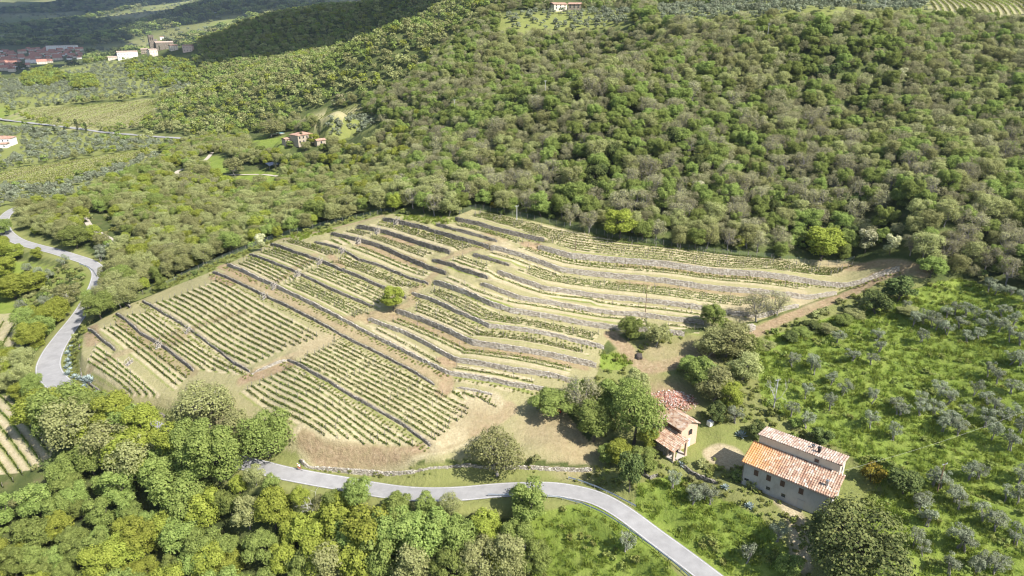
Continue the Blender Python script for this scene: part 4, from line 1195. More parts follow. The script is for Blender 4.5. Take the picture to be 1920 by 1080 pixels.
def wall_mesh(P, H, extra_top=.06):
    P = resample(P, .42)
    d = np.gradient(P[:, :2], axis=0); d /= np.linalg.norm(d, axis=1)[:, None] + 1e-9
    nx, ny = -d[:, 1], d[:, 0]                              # uphill
    zhi = height(P[:, 0] + nx * 1.0, P[:, 1] + ny * 1.0); zlo = height(P[:, 0] - nx * .9, P[:, 1] - ny * .9)
    k = np.ones(5) / 5
    sm = lambda a: np.convolve(np.r_[a[:1], a[:1], a, a[-1:], a[-1:]], k, 'valid')
    zhi, zlo = sm(zhi), sm(zlo)
    top = np.maximum(zhi + extra_top - .06, zlo + H * .55)
    top = np.minimum(top, zlo + H * 1.35)
    n = len(P)
    # ragged crest and a shortened ruinous end
    top = top + rng.uniform(-.11, .09, n) + .22 * vnoise(P[:, 0], P[:, 1], 3.1, 61) + .16 * vnoise(P[:, 0], P[:, 1], 1.2, 62)
    top[:2] -= .25; top[-2:] -= .25
    prof = [(-.38, 0), (-.34, .35), (-.29, .7), (-.24, 1), (.14, .985), (.2, 0)]
    V = []
    for s, t in prof:
        j = rng.uniform(-.07, .07, n) if s < 0 else np.zeros(n)
        x = P[:, 0] + nx * (s + j); y = P[:, 1] + ny * (s + j)
        bot = np.minimum(zlo, zhi) - .45
        V.append(np.stack([x, y, bot * (1 - t) + (top + (rng.uniform(-.06, .06, n) if t == 1 else 0)) * t], -1))
    V = np.array(V)
    q = []
    for a in range(len(prof) - 1):
        q.append(np.stack([V[a, 1:], V[a, :-1], V[a + 1, :-1], V[a + 1, 1:]], 1))
    caps = []
    for e in (0, -1):
        caps.append([V[0, e], V[3, e], V[4, e], V[5, e]] if e == 0 else [V[5, e], V[4, e], V[3, e], V[0, e]])
    return np.concatenate(q + [np.array(caps)])
for P, H, lab in wall_data:
    b = MB(); b.quads(wall_mesh(P, H))
    o = b.build('dry_stone_wall', STONE if ('pale' in lab or 'bent' in lab or 'tall' in lab) else DARKSTONE)
    tag(o, lab, 'wall')

# ------------------------------------------------------------------ vine rows
BLOCK_TEXT = [
 'at the top of the vineyard below the wooded hillside', 'between the topmost dark wall and the short grassy corner wall', 'between the uppermost and second pale terrace walls',
 'between the second and third pale terrace walls', 'close below the dark arm of the second pale wall', 'below the wall under the green grass at the top',
 'below the dark wall with the stair gap', 'at the far top left end, the shortest', 'below the long dark wall in mid vineyard', 'at the left end below the long dark wall',
 'left of the path above the low dark wall', 'above the low dark wall that reaches the lone tree', 'left of the free standing piece of wall', 'between the third and fourth pale terrace walls',
 'between the fourth pale wall and the tall pale wall', 'right of the round tree below the fourth pale wall', 'above the low weedy terrace wall', 'above the wall that starts at the lone tree',
 'between the lone tree wall and the red earth corner', 'in the weedy strip below the wall with red earth', 'above the lowest long bent wall', 'in the upper left block between two low dark walls',
 'left of the lone bright tree', 'in the left block above the brown track strip', 'below the lone bright tree above the brown track', 'in the large lower left block',
 'in the large lower right block ending at the dirt yard', 'first of three short rows by the brown track', 'middle of three short rows by the brown track', 'last of three short rows by the brown track',
 'in the nearest block above the dirt track', 'below the thin low wall in the lower left', 'above the wall corner nearest the road bend', 'at the lowest left corner by the agaves',
 'in the stubble field at the left edge', 'in the stubble strip behind the roadside oaks']
def vine_foliage(Q, g, dry=0.0):
    L = len(Q); d = np.gradient(Q[:, :2], axis=0); d /= np.linalg.norm(d, axis=1)[:, None] + 1e-9
    pts, nor = [], []
    for k in range(L):
        if g.uniform() < .06: continue
        m = int(g.integers(12, 21)); hh = g.uniform(.28, .68)
        a = g.uniform(-.5, .5, m); b = g.normal(0, .085, m); z = .12 + g.uniform(0, 1, m) ** .8 * hh
        pts.append(np.stack([Q[k, 0] + d[k, 0] * a - d[k, 1] * b, Q[k, 1] + d[k, 1] * a + d[k, 0] * b, Q[k, 2] + z], -1))
        nor.append(g.normal(size=(m, 3)) + [0, 0, .6])
        # grass and weeds under the wire
        m = 5
        a = g.uniform(-.45, .45, m); b = g.normal(0, .16, m)
        pts.append(np.stack([Q[k, 0] + d[k, 0] * a - d[k, 1] * b, Q[k, 1] + d[k, 1] * a + d[k, 0] * b, Q[k, 2] + g.uniform(.05, .2, m)], -1))
        nor.append(g.normal(size=(m, 3)) + [0, 0, .6])
    P = np.concatenate(pts); N = np.concatenate(nor)
    P = P - Q[0]
    return quads_mesh('vine_foliage', leaf_quads(P, N, .25, g), LEAF['vine'], np.clip(g.normal(.45, .3, len(P)), 0, 1))
postb = MB(); postb.box((0, 0, .75), (.09, .09, 1.6))
POSTM = bark_mat('grey_post', (.15, .13, .11), (.30, .27, .23))
post_me = postb.mesh('post', POSTM)
for Q, bi in ROWS:
    if len(Q) < 4: continue
    three = 'of three' in BLOCK_TEXT[bi]
    e = empty('vine_row', Q[0], 0, (('short vine row, ' if three else 'row of young green vines ') + BLOCK_TEXT[bi]), 'vine row', None if three or sum(1 for r in ROWS if r[1] == bi) == 1 else 'vine rows ' + BLOCK_TEXT[bi])
    link(bpy.data.objects.new('foliage', vine_foliage(Q, rng)), e)
    for k in sorted(set(list(range(0, len(Q), 8)) + [len(Q) - 1])):
        p = link(bpy.data.objects.new('post', post_me), e)
        p.location = Q[k] - Q[0]

# ------------------------------------------------------------------ road surfaces
am, n, bs = new_mat('asphalt')
c = ramp(n, noise(n, .5, 5, .6), [(.3, (.255, .246, .238)), (.7, (.345, .334, .322))])
c = mixc(n, mathn(n, 'MULTIPLY', noise(n, 14, 3), .35), c, (.19, .183, .177))
n.links.new(c, bs.inputs['Base Color']); bs.inputs['Roughness'].default_value = .85
mk, n, bs = new_mat('worn_white_paint')
n.links.new(ramp(n, noise(n, 3, 5, .7), [(.40, (.37, .36, .35)), (.58, (.54, .53, .515))]), bs.inputs['Base Color']); bs.inputs['Roughness'].default_value = .7
grv, n, bs = new_mat('pale_gravel')
n.links.new(ramp(n, noise(n, 2, 6, .7), [(.3, (.36, .31, .24)), (.7, (.52, .46, .38))]), bs.inputs['Base Color']); bs.inputs['Roughness'].default_value = .95
def ribbon(Q, offs, dz, name, mat):
    d = np.gradient(Q[:, :2], axis=0); d /= np.linalg.norm(d, axis=1)[:, None] + 1e-9
    V = []
    for o in offs:
        w = o(Q) if callable(o) else o
        V.append(np.stack([Q[:, 0] - d[:, 1] * w, Q[:, 1] + d[:, 0] * w, Q[:, 2] + dz], -1))
    V = np.array(V); q = []
    for a in range(len(offs) - 1):
        q.append(np.stack([V[a, :-1], V[a, 1:], V[a + 1, 1:], V[a + 1, :-1]], 1)[:, ::-1])
    b = MB(); b.quads(np.concatenate(q))
    o = b.build(name, mat)
    if o.data.polygons[0].normal.z < 0: o.data.flip_normals()
    return tag(o, kind='structure')
hw = lambda k: (lambda Q: Q[:, 3] / 2 * k)
ribbon(MAIN, [hw(-1), hw(-.5), hw(0), hw(.5), hw(1)], 0.0, 'road', am)
ribbon(MAIN, [lambda Q: Q[:, 3] / 2 - .34, lambda Q: Q[:, 3] / 2 - .20], .006, 'road_edge_line', mk)
ribbon(MAIN, [lambda Q: -Q[:, 3] / 2 + .20, lambda Q: -Q[:, 3] / 2 + .34], .006, 'road_edge_line', mk)
ribbon(FARROAD, [hw(-1), hw(1)], 0.25, 'valley_road', am)
ribbon(GRAVEL, [hw(-1), hw(1)], 0.05, 'gravel_drive', grv)
ribbon(TRACKWOOD, [hw(-1), hw(1)], 0.05, 'woodland_track', grv)

# ------------------------------------------------------------------ guard rails
steel, n, bs = new_mat('galvanised_steel')
n.links.new(ramp(n, noise(n, 3, 3), [(.3, (.36, .38, .41)), (.7, (.50, .53, .56))]), bs.inputs['Base Color']); bs.inputs['Metallic'].default_value = .55; bs.inputs['Roughness'].default_value = .5
def guard_rail(pts, label):
    P = resample(ground_hit(pts), 1.0); P[:, 2] = height(P[:, 0], P[:, 1])
    e = empty('guard_rail', P[0], 0, label, 'guard rail')
    d = np.gradient(P[:, :2], axis=0); d /= np.linalg.norm(d, axis=1)[:, None]
    V = []
    for o, z in ((0, .42), (.05, .5), (0, .58), (.05, .66), (0, .74)):
        V.append(np.stack([P[:, 0] - d[:, 1] * o, P[:, 1] + d[:, 0] * o, P[:, 2] + z], -1) - P[0])
    V = np.array(V); q = []
    for a in range(4): q.append(np.stack([V[a, :-1], V[a, 1:], V[a + 1, 1:], V[a + 1, :-1]], 1))
    b = MB(); b.quads(np.concatenate(q)); r = b.build('rail', steel, e)
    r.modifiers.new('thickness', 'SOLIDIFY').thickness = .03
    pb = MB(); pb.box((0, 0, .3), (.1, .1, .95)); pm = pb.mesh('rail_post', steel)
    for k in range(0, len(P), 3):
        o = link(bpy.data.objects.new('post', pm), e); o.location = P[k] - P[0]
guard_rail([(1066, 899), (1090, 906), (1120, 917), (1150, 931), (1175, 944), (1192, 953)], 'shorter grey steel guard rail on the uphill side of the road bend')
guard_rail([(915, 931), (960, 932), (1010, 933), (1050, 936), (1090, 947), (1130, 965), (1175, 993), (1220, 1026), (1262, 1058), (1300, 1092)], 'long grey steel guard rail along the wooded side of the road bend')
guard_rail([(150, 497), (165, 502), (176, 510), (182, 520)], 'guard rail on the small far bend of the road at the left')

# ------------------------------------------------------------------ wire fences along the vineyard
green_wire, n, bs = new_mat('green_wire'); bs.inputs['Base Color'].default_value = (.10, .15, .12, 1); bs.inputs['Roughness'].default_value = .6
def wire_fence(pts, label, hgt=1.7, step=2.6):
    P = resample(wpt(pts), step); P[:, 2] = height(P[:, 0], P[:, 1])
    e = empty('wire_fence', P[0], 0, label, 'fence')
    b = MB()
    for z in np.linspace(.25, hgt - .1, 6):
        b.tube(P - P[0] + np.array([0, 0, z]), .014, 3)
    b.build('wire', green_wire, e)
    pb = MB(); pb.box((0, 0, hgt / 2 - .1), (.08, .08, hgt + .2)); pm = pb.mesh('fence_post', POSTM)
    for k in range(len(P)):
        o = link(bpy.data.objects.new('post', pm), e); o.location = P[k] - P[0]
wire_fence([(205, 580), (240, 563), (300, 543), (345, 519), (400, 495), (480, 462), (520, 446), (640, 416), (735, 398)], 'wire fence with thin posts along the left edge of the vineyard')
wire_fence([(862, 407), (888, 391), (975, 407), (1060, 427), (1180, 453), (1300, 470), (1420, 483), (1600, 490)], 'wire fence between the top vine rows and the wooded hillside')

# ------------------------------------------------------------------ grass, weeds and undergrowth: nobody could count them
def blade_mesh(name, seed, nb, hgt, spread, width, mat):
    g = np.random.default_rng(seed); q = []
    for _ in range(nb):
        a = g.uniform(0, 6.283); r = spread * math.sqrt(g.uniform()); p = np.array([math.cos(a) * r, math.sin(a) * r, -.05])
        h = hgt * g.uniform(.5, 1.15); lean = g.normal(0, .35, 2) * h
        w = np.array([math.cos(a + 1.5), math.sin(a + 1.5), 0]) * width * g.uniform(.6, 1.2)
        m = p + np.array([lean[0] * .4, lean[1] * .4, h * .6]); t = p + np.array([lean[0], lean[1], h])
        q += [[p - w, p + w, m + w * .8, m - w * .8], [m - w * .8, m + w * .8, t + w * .15, t - w * .15]]
    return quads_mesh(name, np.array(q), mat, np.repeat(g.uniform(0, 1, nb), 2))
TUFT = [blade_mesh('grass_tuft', 300 + k, 26, .55, .6, .055, LEAF['grass']) for k in range(3)]
WEED = [make_tree_mesh('weed', 320 + k, .9, 1.4, .17, 260, 7, base=.0)[0] for k in range(3)]
BUSH = [make_tree_mesh(kd, 340 + k, 1.9, 2.6, .26, 900, 9, base=.0)[0] for k, kd in enumerate(('khaki', 'oak', 'weed', 'khaki', 'holm'))]
def sample_mask(cond, count, x0=-135, x1=210, y0=55, y1=240):
    x = rng.uniform(x0, x1, count); y = rng.uniform(y0, y1, count)
    m = cond(x, y)
    x, y = x[m], y[m]
    return np.stack([x, y, height(x, y)], -1)
lush_at = bilin((lush & ~olive).astype(float)); rp_at = bilin(rp); vine_at = bilin(vine.astype(float)); open_at = bilin(openland.astype(float)); lawn_at = bilin(lawn.astype(float)); soil_at = bilin(soil); straw_at = bilin(straw); field_at = bilin(field.astype(float))
inv = lambda x, y: (lambda p: (p[0] > -60) & (p[0] < 1980) & (p[1] < 1140))(project(x, y, height(x, y)))
pts = sample_mask(lambda x, y: (lush_at(x, y) > .8) & (rp_at(x, y) > .8) & inv(x, y), 60000)
stuff('long_grass', pts, rng.uniform(.7, 1.5, len(pts)), rng.integers(0, 3, len(pts)), TUFT, 'long bright green grass on the olive terraces and road banks', 'grass')
# dark weedy banks of the olive terraces, verges, wall feet
bank = sample_mask(lambda x, y: (lush_at(x, y) > .8) & (rp_at(x, y) > 1.5) & inv(x, y) & ((ORCH_PHASE(x, y) > .72) | (rng.uniform(size=len(x)) < .03)), 14000)
verge = sample_mask(lambda x, y: (open_at(x, y) > .8) & (lush_at(x, y) < .2) & (vine_at(x, y) < .1) & (field_at(x, y) < .1) & (lawn_at(x, y) < .1) & (soil_at(x, y) < .25) & (rp_at(x, y) > 1.2) & inv(x, y) & (vnoise(x, y, 9, 8) > -.18), 26000)
foot = []
for P, H, lab in wall_data:
    Q = resample(P, 1.1)
    d = np.gradient(Q[:, :2], axis=0); d /= np.linalg.norm(d, axis=1)[:, None] + 1e-9
    weedy = 'weed' in lab or 'overgrown' in lab or 'thin' in lab or 'low' in lab
    for k in range(len(Q)):
        for _ in range(3 if weedy else 1):
            if rng.uniform() < (.8 if weedy else .25):
                s = -rng.uniform(.6, 2.2 if weedy else .9)
                foot.append((Q[k, 0] - d[k, 1] * s, Q[k, 1] + d[k, 0] * s))
foot = np.array(foot); foot = np.c_[foot, height(foot[:, 0], foot[:, 1])]
allw = np.concatenate([bank, verge, foot])
stuff('weeds', allw, np.r_[rng.uniform(.6, 1.3, len(bank)), rng.uniform(.4, 1.1, len(verge)), rng.uniform(.25, .55, len(foot))], rng.integers(0, 3, len(allw)), WEED, 'yellow green weeds on the banks and at the feet of the walls', 'weeds')
scrub = sample_mask(lambda x, y: (lush_at(x, y) > .8) & (x > 40) & (rp_at(x, y) > 3) & inv(x, y) & (ORCH_PHASE(x, y) > .76) & (vnoise(x, y, 7, 15) > -.28), 26000)
SCRUB = [make_tree_mesh('oak', 360 + k, .9, 1.7, .2, 330, 8, base=.0)[0] for k in range(3)]
stuff('bank_scrub', scrub, rng.uniform(.6, 1.25, len(scrub)), rng.integers(0, 3, len(scrub)), SCRUB, 'dark green scrub and long grass on the banks of the olive terraces', 'scrub')
bush = sample_mask(lambda x, y: (((open_at(x, y) > .8) & (vine_at(x, y) < .1) & (lush_at(x, y) < .2) & (field_at(x, y) < .1) & (lawn_at(x, y) < .1) & (soil_at(x, y) < .12) & (rp_at(x, y) > 2.2) & (vnoise(x, y, 14, 9) > .12))
      | ((lush_at(x, y) > .8) & (ORCH_PHASE(x, y) > .86) & (vnoise(x, y, 10, 12) > .2) & (rp_at(x, y) > 2.0)) | ((wood_at(x, y) > .8) & (rng.uniform(size=len(x)) < .5))) & inv(x, y), 9000, -250, 300, 52, 330)
bend = sample_mask(lambda x, y: (lambda p: inpoly(p[0], p[1], BEND))(project(x, y, height(x, y))) & (rp_at(x, y) > 2.0), 9000, -260, 0, 120, 300)[:160]
bush = bush[straw_at(bush[:, 0], bush[:, 1]) < .3]
bush = np.concatenate([bush, bend])
stuff('undergrowth', bush, rng.uniform(.55, 1.15, len(bush)), rng.integers(0, 5, len(bush)), BUSH, 'bushes and undergrowth on the banks and under the trees', 'undergrowth')

# ------------------------------------------------------------------ building materials
def plaster(name, c1, c2, stain=(.20, .18, .15), sc=.8, amt=.5):
    m, n, bs = new_mat(name)
    tc = n.nodes.new('ShaderNodeTexCoord')
    mp = add_node(n, 'ShaderNodeMapping'); mp.inputs['Scale'].default_value = (1, 1, .45)
    n.links.new(tc.outputs['Object'], mp.inputs['Vector'])
    c = mixc(n, noise(n, 2.2, 5, .65, mp.outputs[0]), c1, c2)
    s = ramp(n, noise(n, sc, 6, .7, mp.outputs[0]), [(.45, (0, 0, 0)), (.75, (amt,) * 3)])
    c = mixc(n, s, c, stain)
    n.links.new(c, bs.inputs['Base Color']); bs.inputs['Roughness'].default_value = .92
    bump(n, bs, noise(n, 9, 4, .6, tc.outputs['Object']), .4, .03)
    return m
def tile_mat(name, cols, lichen=None, grey=.35):
    """lichen: (from x, to x) along the building where orange lichen covers the tiles"""
    m, n, bs = new_mat(name)
    tc = n.nodes.new('ShaderNodeTexCoord')
    v = add_node(n, 'ShaderNodeTexVoronoi', Scale=1.0)
    mp = add_node(n, 'ShaderNodeMapping'); mp.inputs['Scale'].default_value = (2.6, 1.5, .4); n.links.new(tc.outputs['Object'], mp.inputs['Vector']); n.links.new(mp.outputs[0], v.inputs['Vector'])
    sep = n.nodes.new('ShaderNodeSeparateColor'); n.links.new(v.outputs['Color'], sep.inputs[0])
    c = ramp(n, sep.outputs[0], [(0, cols[0]), (.4, cols[1]), (.75, cols[2]), (1, cols[3])])
    g = ramp(n, noise(n, 2.6, 6, .75, tc.outputs['Object']), [(.48, (0, 0, 0)), (.66, (grey,) * 3)])
    c = mixc(n, g, c, (.42, .39, .34))
    d = ramp(n, noise(n, 1.1, 5, .7, tc.outputs['Object']), [(.55, (0, 0, 0)), (.75, (.5, .5, .5))])
    c = mixc(n, d, c, (.12, .085, .065))
    if lichen:
        sx_ = n.nodes.new('ShaderNodeSeparateXYZ'); n.links.new(tc.outputs['Object'], sx_.inputs[0])
        mr = add_node(n, 'ShaderNodeMapRange'); n.links.new(sx_.outputs['X'], mr.inputs['Value'])
        mr.inputs['From Min'].default_value = lichen[0]; mr.inputs['From Max'].default_value = lichen[1]
        mr.inputs['To Min'].default_value = .60; mr.inputs['To Max'].default_value = -.02
        w = mathn(n, 'ADD', mr.outputs[0], mathn(n, 'MULTIPLY', noise(n, 1.6, 5, .8, tc.outputs['Object']), .75))
        w = ramp(n, w, [(.50, (0, 0, 0)), (.88, (.75,) * 3)])
        c = mixc(n, w, c, (.57, .26, .07))
    n.links.new(c, bs.inputs['Base Color']); bs.inputs['Roughness'].default_value = .9
    return m
def plain(name, col, rough=.7, metal=0.0):
    m, n, bs = new_mat(name); bs.inputs['Base Color'].default_value = (*col, 1); bs.inputs['Roughness'].default_value = rough; bs.inputs['Metallic'].default_value = metal
    return m
TILE_FARM = tile_mat('lichen_roof_tile', ((.25, .14, .09), (.38, .23, .15), (.45, .32, .23), (.54, .46, .38)), (-1.0, 10.0))
TILE_PINK = tile_mat('old_pink_roof_tile', ((.24, .15, .11), (.38, .26, .19), (.44, .34, .27), (.52, .45, .38)), None, .5)
TILE_BARN = tile_mat('barn_roof_tile', ((.22, .12, .075), (.38, .22, .13), (.45, .32, .22), (.52, .43, .34)), None, .45)
TILE_RED = tile_mat('red_roof_tile', ((.28, .14, .09), (.36, .20, .135), (.41, .26, .18), (.45, .31, .24)), None, .2)
PLGREY = plaster('grey_render', (.36, .34, .315), (.48, .455, .42), (.20, .185, .16), .5, .65)
PLCREAM = plaster('cream_render', (.60, .52, .40), (.68, .60, .48), (.40, .33, .24), .8, .4)
PLWHITE = plaster('white_render', (.70, .67, .62), (.78, .76, .72), (.5, .46, .4), .6, .3)
PLSTONE = stone_mat('house_stone', ((.30, .24, .18), (.42, .34, .25), (.50, .42, .32), (.58, .50, .40)), 3.2)
PLDARK = stone_mat('old_church_stone', ((.13, .105, .085), (.20, .165, .135), (.26, .22, .18), (.32, .275, .23)), .9)
PLSAND = plaster('sand_render', (.36, .30, .22), (.44, .37, .28), (.25, .20, .15), .8, .4)
TILE_TOWN = tile_mat('town_roof_tile', ((.26, .10, .065), (.36, .15, .10), (.42, .20, .14), (.46, .27, .20)), None, .12)
PLPINK = plaster('pink_render', (.56, .42, .34), (.64, .50, .42), (.4, .33, .28), .4, .3)
m_, n, bs = new_mat('brick')
bt = n.nodes.new('ShaderNodeTexBrick'); bt.inputs['Scale'].default_value = 1.0
bt.inputs['Color1'].default_value = (.50, .28, .16, 1); bt.inputs['Color2'].default_value = (.62, .40, .26, 1); bt.inputs['Mortar'].default_value = (.55, .47, .38, 1)
bt.inputs['Brick Width'].default_value = .3; bt.inputs['Row Height'].default_value = .085; bt.inputs['Mortar Size'].default_value = .012
tc = n.nodes.new('ShaderNodeTexCoord'); sx_ = n.nodes.new('ShaderNodeSeparateXYZ'); n.links.new(tc.outputs['Object'], sx_.inputs[0])
cx_ = n.nodes.new('ShaderNodeCombineXYZ'); n.links.new(mathn(n, 'ADD', sx_.outputs['X'], sx_.outputs['Y']), cx_.inputs['X']); n.links.new(sx_.outputs['Z'], cx_.inputs['Y'])
n.links.new(cx_.outputs[0], bt.inputs['Vector'])
c = mixc(n, mathn(n, 'MULTIPLY', noise(n, 1.5, 5, .7, tc.outputs['Object']), .5), bt.outputs['Color'], (.62, .46, .32))
n.links.new(c, bs.inputs['Base Color']); bs.inputs['Roughness'].default_value = .9
BRICK = m_
SHUT = plain('brown_shutter', (.10, .055, .035)); GLASS = plain('dark_window', (.035, .04, .045), .15); DOORW = plain('grey_door', (.36, .36, .35)); WHITE = plain('white_paint', (.78, .77, .74))
DARKOPEN = plain('dark_interior', (.02, .018, .016), .95); CHIM = plain('soot_black', (.04, .038, .036), .6); PIPE = plain('brown_pipe', (.12, .09, .07), .5); METAL = plain('grey_metal', (.45, .46, .48), .4, .6)
FRAMEM = plain('stone_frame', (.42, .38, .33), .9)

def tile_roof(name, c00, c10, c11, c01, mat, parent, pitch=.42, courses=.5, amp=.058, thick=.14):
    """roof plane eave-left, eave-right, top-right, top-left, with rows of round tiles running down the slope"""
    c00, c10, c11, c01 = (np.array(c, float) for c in (c00, c10, c11, c01))
    L = np.linalg.norm(c10 - c00); D = np.linalg.norm(c01 - c00)
    nrm = np.cross(c10 - c00, c01 - c00); nrm /= np.linalg.norm(nrm)
    nu = max(4, int(L / pitch) * 4); nv = max(2, int(D / courses) * 2)
    us = np.linspace(0, 1, nu + 1); 
    vs = []
    for k in range(nv // 2): vs += [k / (nv // 2), (k + .999) / (nv // 2)]
    vs = np.array(vs)
    prof = amp * np.abs(np.sin(np.arange(nu + 1) * math.pi / 4)) * 2
    step = np.where(np.arange(len(vs)) % 2 == 0, .05, 0.0)
    U, Vv = np.meshgrid(us, vs)
    P = (c00 * (1 - U[..., None]) + c10 * U[..., None]) * (1 - Vv[..., None]) + (c01 * (1 - U[..., None]) + c11 * U[..., None]) * Vv[..., None]
    wob = .03 * np.sin(U * L * .9 + 1) * np.sin(Vv * D * 1.3)
    P = P + nrm * (prof[None, :] + step[:, None] + wob)[..., None]
    q = [np.stack([P[:-1, :-1], P[:-1, 1:], P[1:, 1:], P[1:, :-1]], 2).reshape(-1, 4, 3)]
    b = MB(); b.quads(np.concatenate(q))
    lo = [c - nrm * thick for c in (c00, c10, c11, c01)]; hi = [c00, c10, c11, c01]
    b.add(lo + hi, [(3, 2, 1, 0), (0, 1, 5, 4), (1, 2, 6, 5), (2, 3, 7, 6), (3, 0, 4, 7)])
    return b.build(name, mat, parent)
def opening(parent, kind, p, along, out, w, h, mat, shutter=None, frame=FRAMEM, proud=.03):
    """window or door: pane set in a frame on a wall. p: lower middle point, along: unit vector in the wall, out: outward unit vector"""
    p = np.array(p, float); a = np.array([*along, 0.0]); o = np.array([*out, 0.0]); z = np.array([0, 0, 1.0])
    def slab(b, x0, x1, z0, z1, d0, d1):
        V = [p + a * x + z * zz + o * d for d in (d0, d1) for x, zz in ((x0, z0), (x1, z0), (x1, z1), (x0, z1))]
        b.add(V, [(0, 3, 2, 1), (4, 5, 6, 7), (0, 1, 5, 4), (1, 2, 6, 5), (2, 3, 7, 6), (3, 0, 4, 7)])
    b = MB(); slab(b, -w / 2, w / 2, 0, h, -.05, proud)
    win = b.build(kind, mat, parent)
    if frame is not None:
        f = MB(); t = .09
        slab(f, -w / 2 - t, -w / 2 - .004, -t, h + t, -.02, proud + .03); slab(f, w / 2 + .004, w / 2 + t, -t, h + t, -.02, proud + .03)
        slab(f, -w / 2, w / 2, h + .004, h + t, -.02, proud + .03); slab(f, -w / 2 - .02, w / 2 + .02, -t, -.004, -.02, proud + .09)
        f.build('frame', frame, win)
    if shutter is not None:
        for s in (-1, 1):
            sb = MB(); slab(sb, s * w / 4 - w / 4 + .02, s * w / 4 + w / 4 - .02, .03, h - .03, proud + .004, proud + .05)
            for k in range(6): slab(sb, s * w / 4 - w / 4 + .06, s * w / 4 + w / 4 - .06, .08 + k * (h - .16) / 6, .08 + (k + .55) * (h - .16) / 6, proud + .05, proud + .07)
            sb.build('shutter', shutter, win)
    return win
def prism_wall(name, pts, mat, parent):
    """closed wall body from a list of (x, y, top z); bottom below ground"""
    b = MB(); n = len(pts)
    V = [(x, y, -1.2) for x, y, z in pts] + [tuple(p) for p in pts]
    F = [(i, (i + 1) % n, n + (i + 1) % n, n + i) for i in range(n)] + [tuple(range(n, 2 * n)), tuple(range(n - 1, -1, -1))]
    b.add(V, F); return b.build(name, mat, parent)

# ------------------------------------------------------------------ the farmhouse: long low block in front, taller block behind
FG = float(height(55.24, 109.54))
fa = math.atan2(-.640, .768)
farm = empty('farmhouse', (44.6, 109.3, FG), fa, 'long stone farmhouse with orange lichen on its tiled roof', 'house')
prism_wall('front_wall', [(0, 0, 5.3), (16.3, 0, 5.3), (16.3, 5.2, 6.95), (0, 5.2, 6.95)], PLGREY, farm)
prism_wall('rear_wall', [(.6, 5.203, 8.75), (15.6, 5.203, 8.75), (15.6, 9.3, 8.2), (.6, 9.3, 8.2)], PLCREAM, farm)
tile_roof('front_roof', (-.35, -.45, 5.28), (16.75, -.45, 5.28), (16.75, 5.18, 7.06), (-.35, 5.18, 7.06), TILE_FARM, farm)
tile_roof('rear_roof', (15.95, 9.65, 8.26), (.25, 9.65, 8.26), (.25, 4.85, 8.95), (15.95, 4.85, 8.95), TILE_PINK, farm)
for x in (2.6, 5.0, 7.6, 11.0): opening(farm, 'window', (x, 0, 3.15), (1, 0), (0, -1), .85, 1.25, GLASS, SHUT)
for x, z, w_, h_ in ((1.0, 1.2, .85, .5), (5.2, 1.15, .75, .7), (8.1, 1.0, .75, .7)): opening(farm, 'window', (x, 0, z), (1, 0), (0, -1), w_, h_, GLASS)
opening(farm, 'door', (3.0, 0, -.25), (1, 0), (0, -1), .95, 1.95, DOORW); opening(farm, 'door', (11.3, 0, -.25), (1, 0), (0, -1), 1.2, 2.1, DOORW)
opening(farm, 'window', (11.5, 5.2, 7.45), (1, 0), (0, -1), .75, .7, SHUT, None)
opening(farm, 'window', (15.6, 7.1, 6.1), (0, 1), (1, 0), .8, 1.3, GLASS); opening(farm, 'window', (16.3, 2.6, 3.2), (0, 1), (1, 0), .8, 1.3, SHUT)
def chimney(x, y, z, w_, h_, mat, cap):
    b = MB(); b.box((x, y, z + h_ / 2), (w_, w_, h_)); ch = b.build('chimney', mat, farm)
    c_ = MB(); c_.box((x, y, z + h_ + .06), (w_ + .18, w_ + .18, .1)); c_.box((x, y, z + h_ + .2), (w_ * .7, w_ * .7, .18)); c_.build('cap', cap, ch)
chimney(11.3, 6.6, 8.5, .5, 1.25, CHIM, CHIM); chimney(9.9, 7.6, 8.4, .4, .8, TILE_PINK, CHIM); chimney(14.7, 1.5, 5.7, .38, 1.3, METAL, METAL)
pb = MB(); pb.tube([(.12, -.1, 5.2), (.12, -.1, -.4)], .06, 6); pb.build('downpipe', PIPE, farm)
gb = MB(); gb.tube([(-.3, -.55, 5.22), (16.7, -.55, 5.22)], .08, 6); gb.build('gutter', PIPE, farm)
an = MB(); an.tube([(10.6, 5.6, 8.8), (10.6, 5.6, 10.6)], .035, 5); an.tube([(10.0, 5.6, 10.5), (11.2, 5.6, 10.5)], .025, 4)
for k in range(5): an.tube([(10.1 + k * .25, 5.25, 10.5), (10.1 + k * .25, 5.95, 10.5)], .02, 4)
an.build('antenna', METAL, farm)

# ------------------------------------------------------------------ the brick barn: small tower with a gable, lean-to at its side
BG = float(height(35.0, 121.5))
ba = math.atan2(.545, .838)
barn = empty('brick_barn', (35.2, 120.3, BG), ba, 'small brick barn with an arched opening and a tiled lean-to', 'barn')
Wd, Dp, He, Hr = 4.8, 5.2, 5.1, 6.25
b = MB()
V = [(0, 0, -1), (Wd, 0, -1), (Wd, Dp, -1), (0, Dp, -1), (0, 0, He), (Wd, 0, He), (Wd, Dp, He), (0, Dp, He), (Wd / 2, 0, Hr), (Wd / 2, Dp, Hr)]
b.add(V, [(0, 1, 5, 8, 4), (1, 2, 6, 5), (2, 3, 7, 9, 6), (3, 0, 4, 7), (4, 8, 9, 7), (5, 6, 9, 8), (3, 2, 1, 0)])
b.build('tower_wall', BRICK, barn)
s_ = (Hr - He) / (Wd / 2); oh = .4
tile_roof('roof', (-oh, -oh, He - oh * s_ + .04), (-oh, Dp + oh, He - oh * s_ + .04), (Wd / 2, Dp + oh, Hr + .04), (Wd / 2, -oh, Hr + .04), TILE_BARN, barn).data.flip_normals()
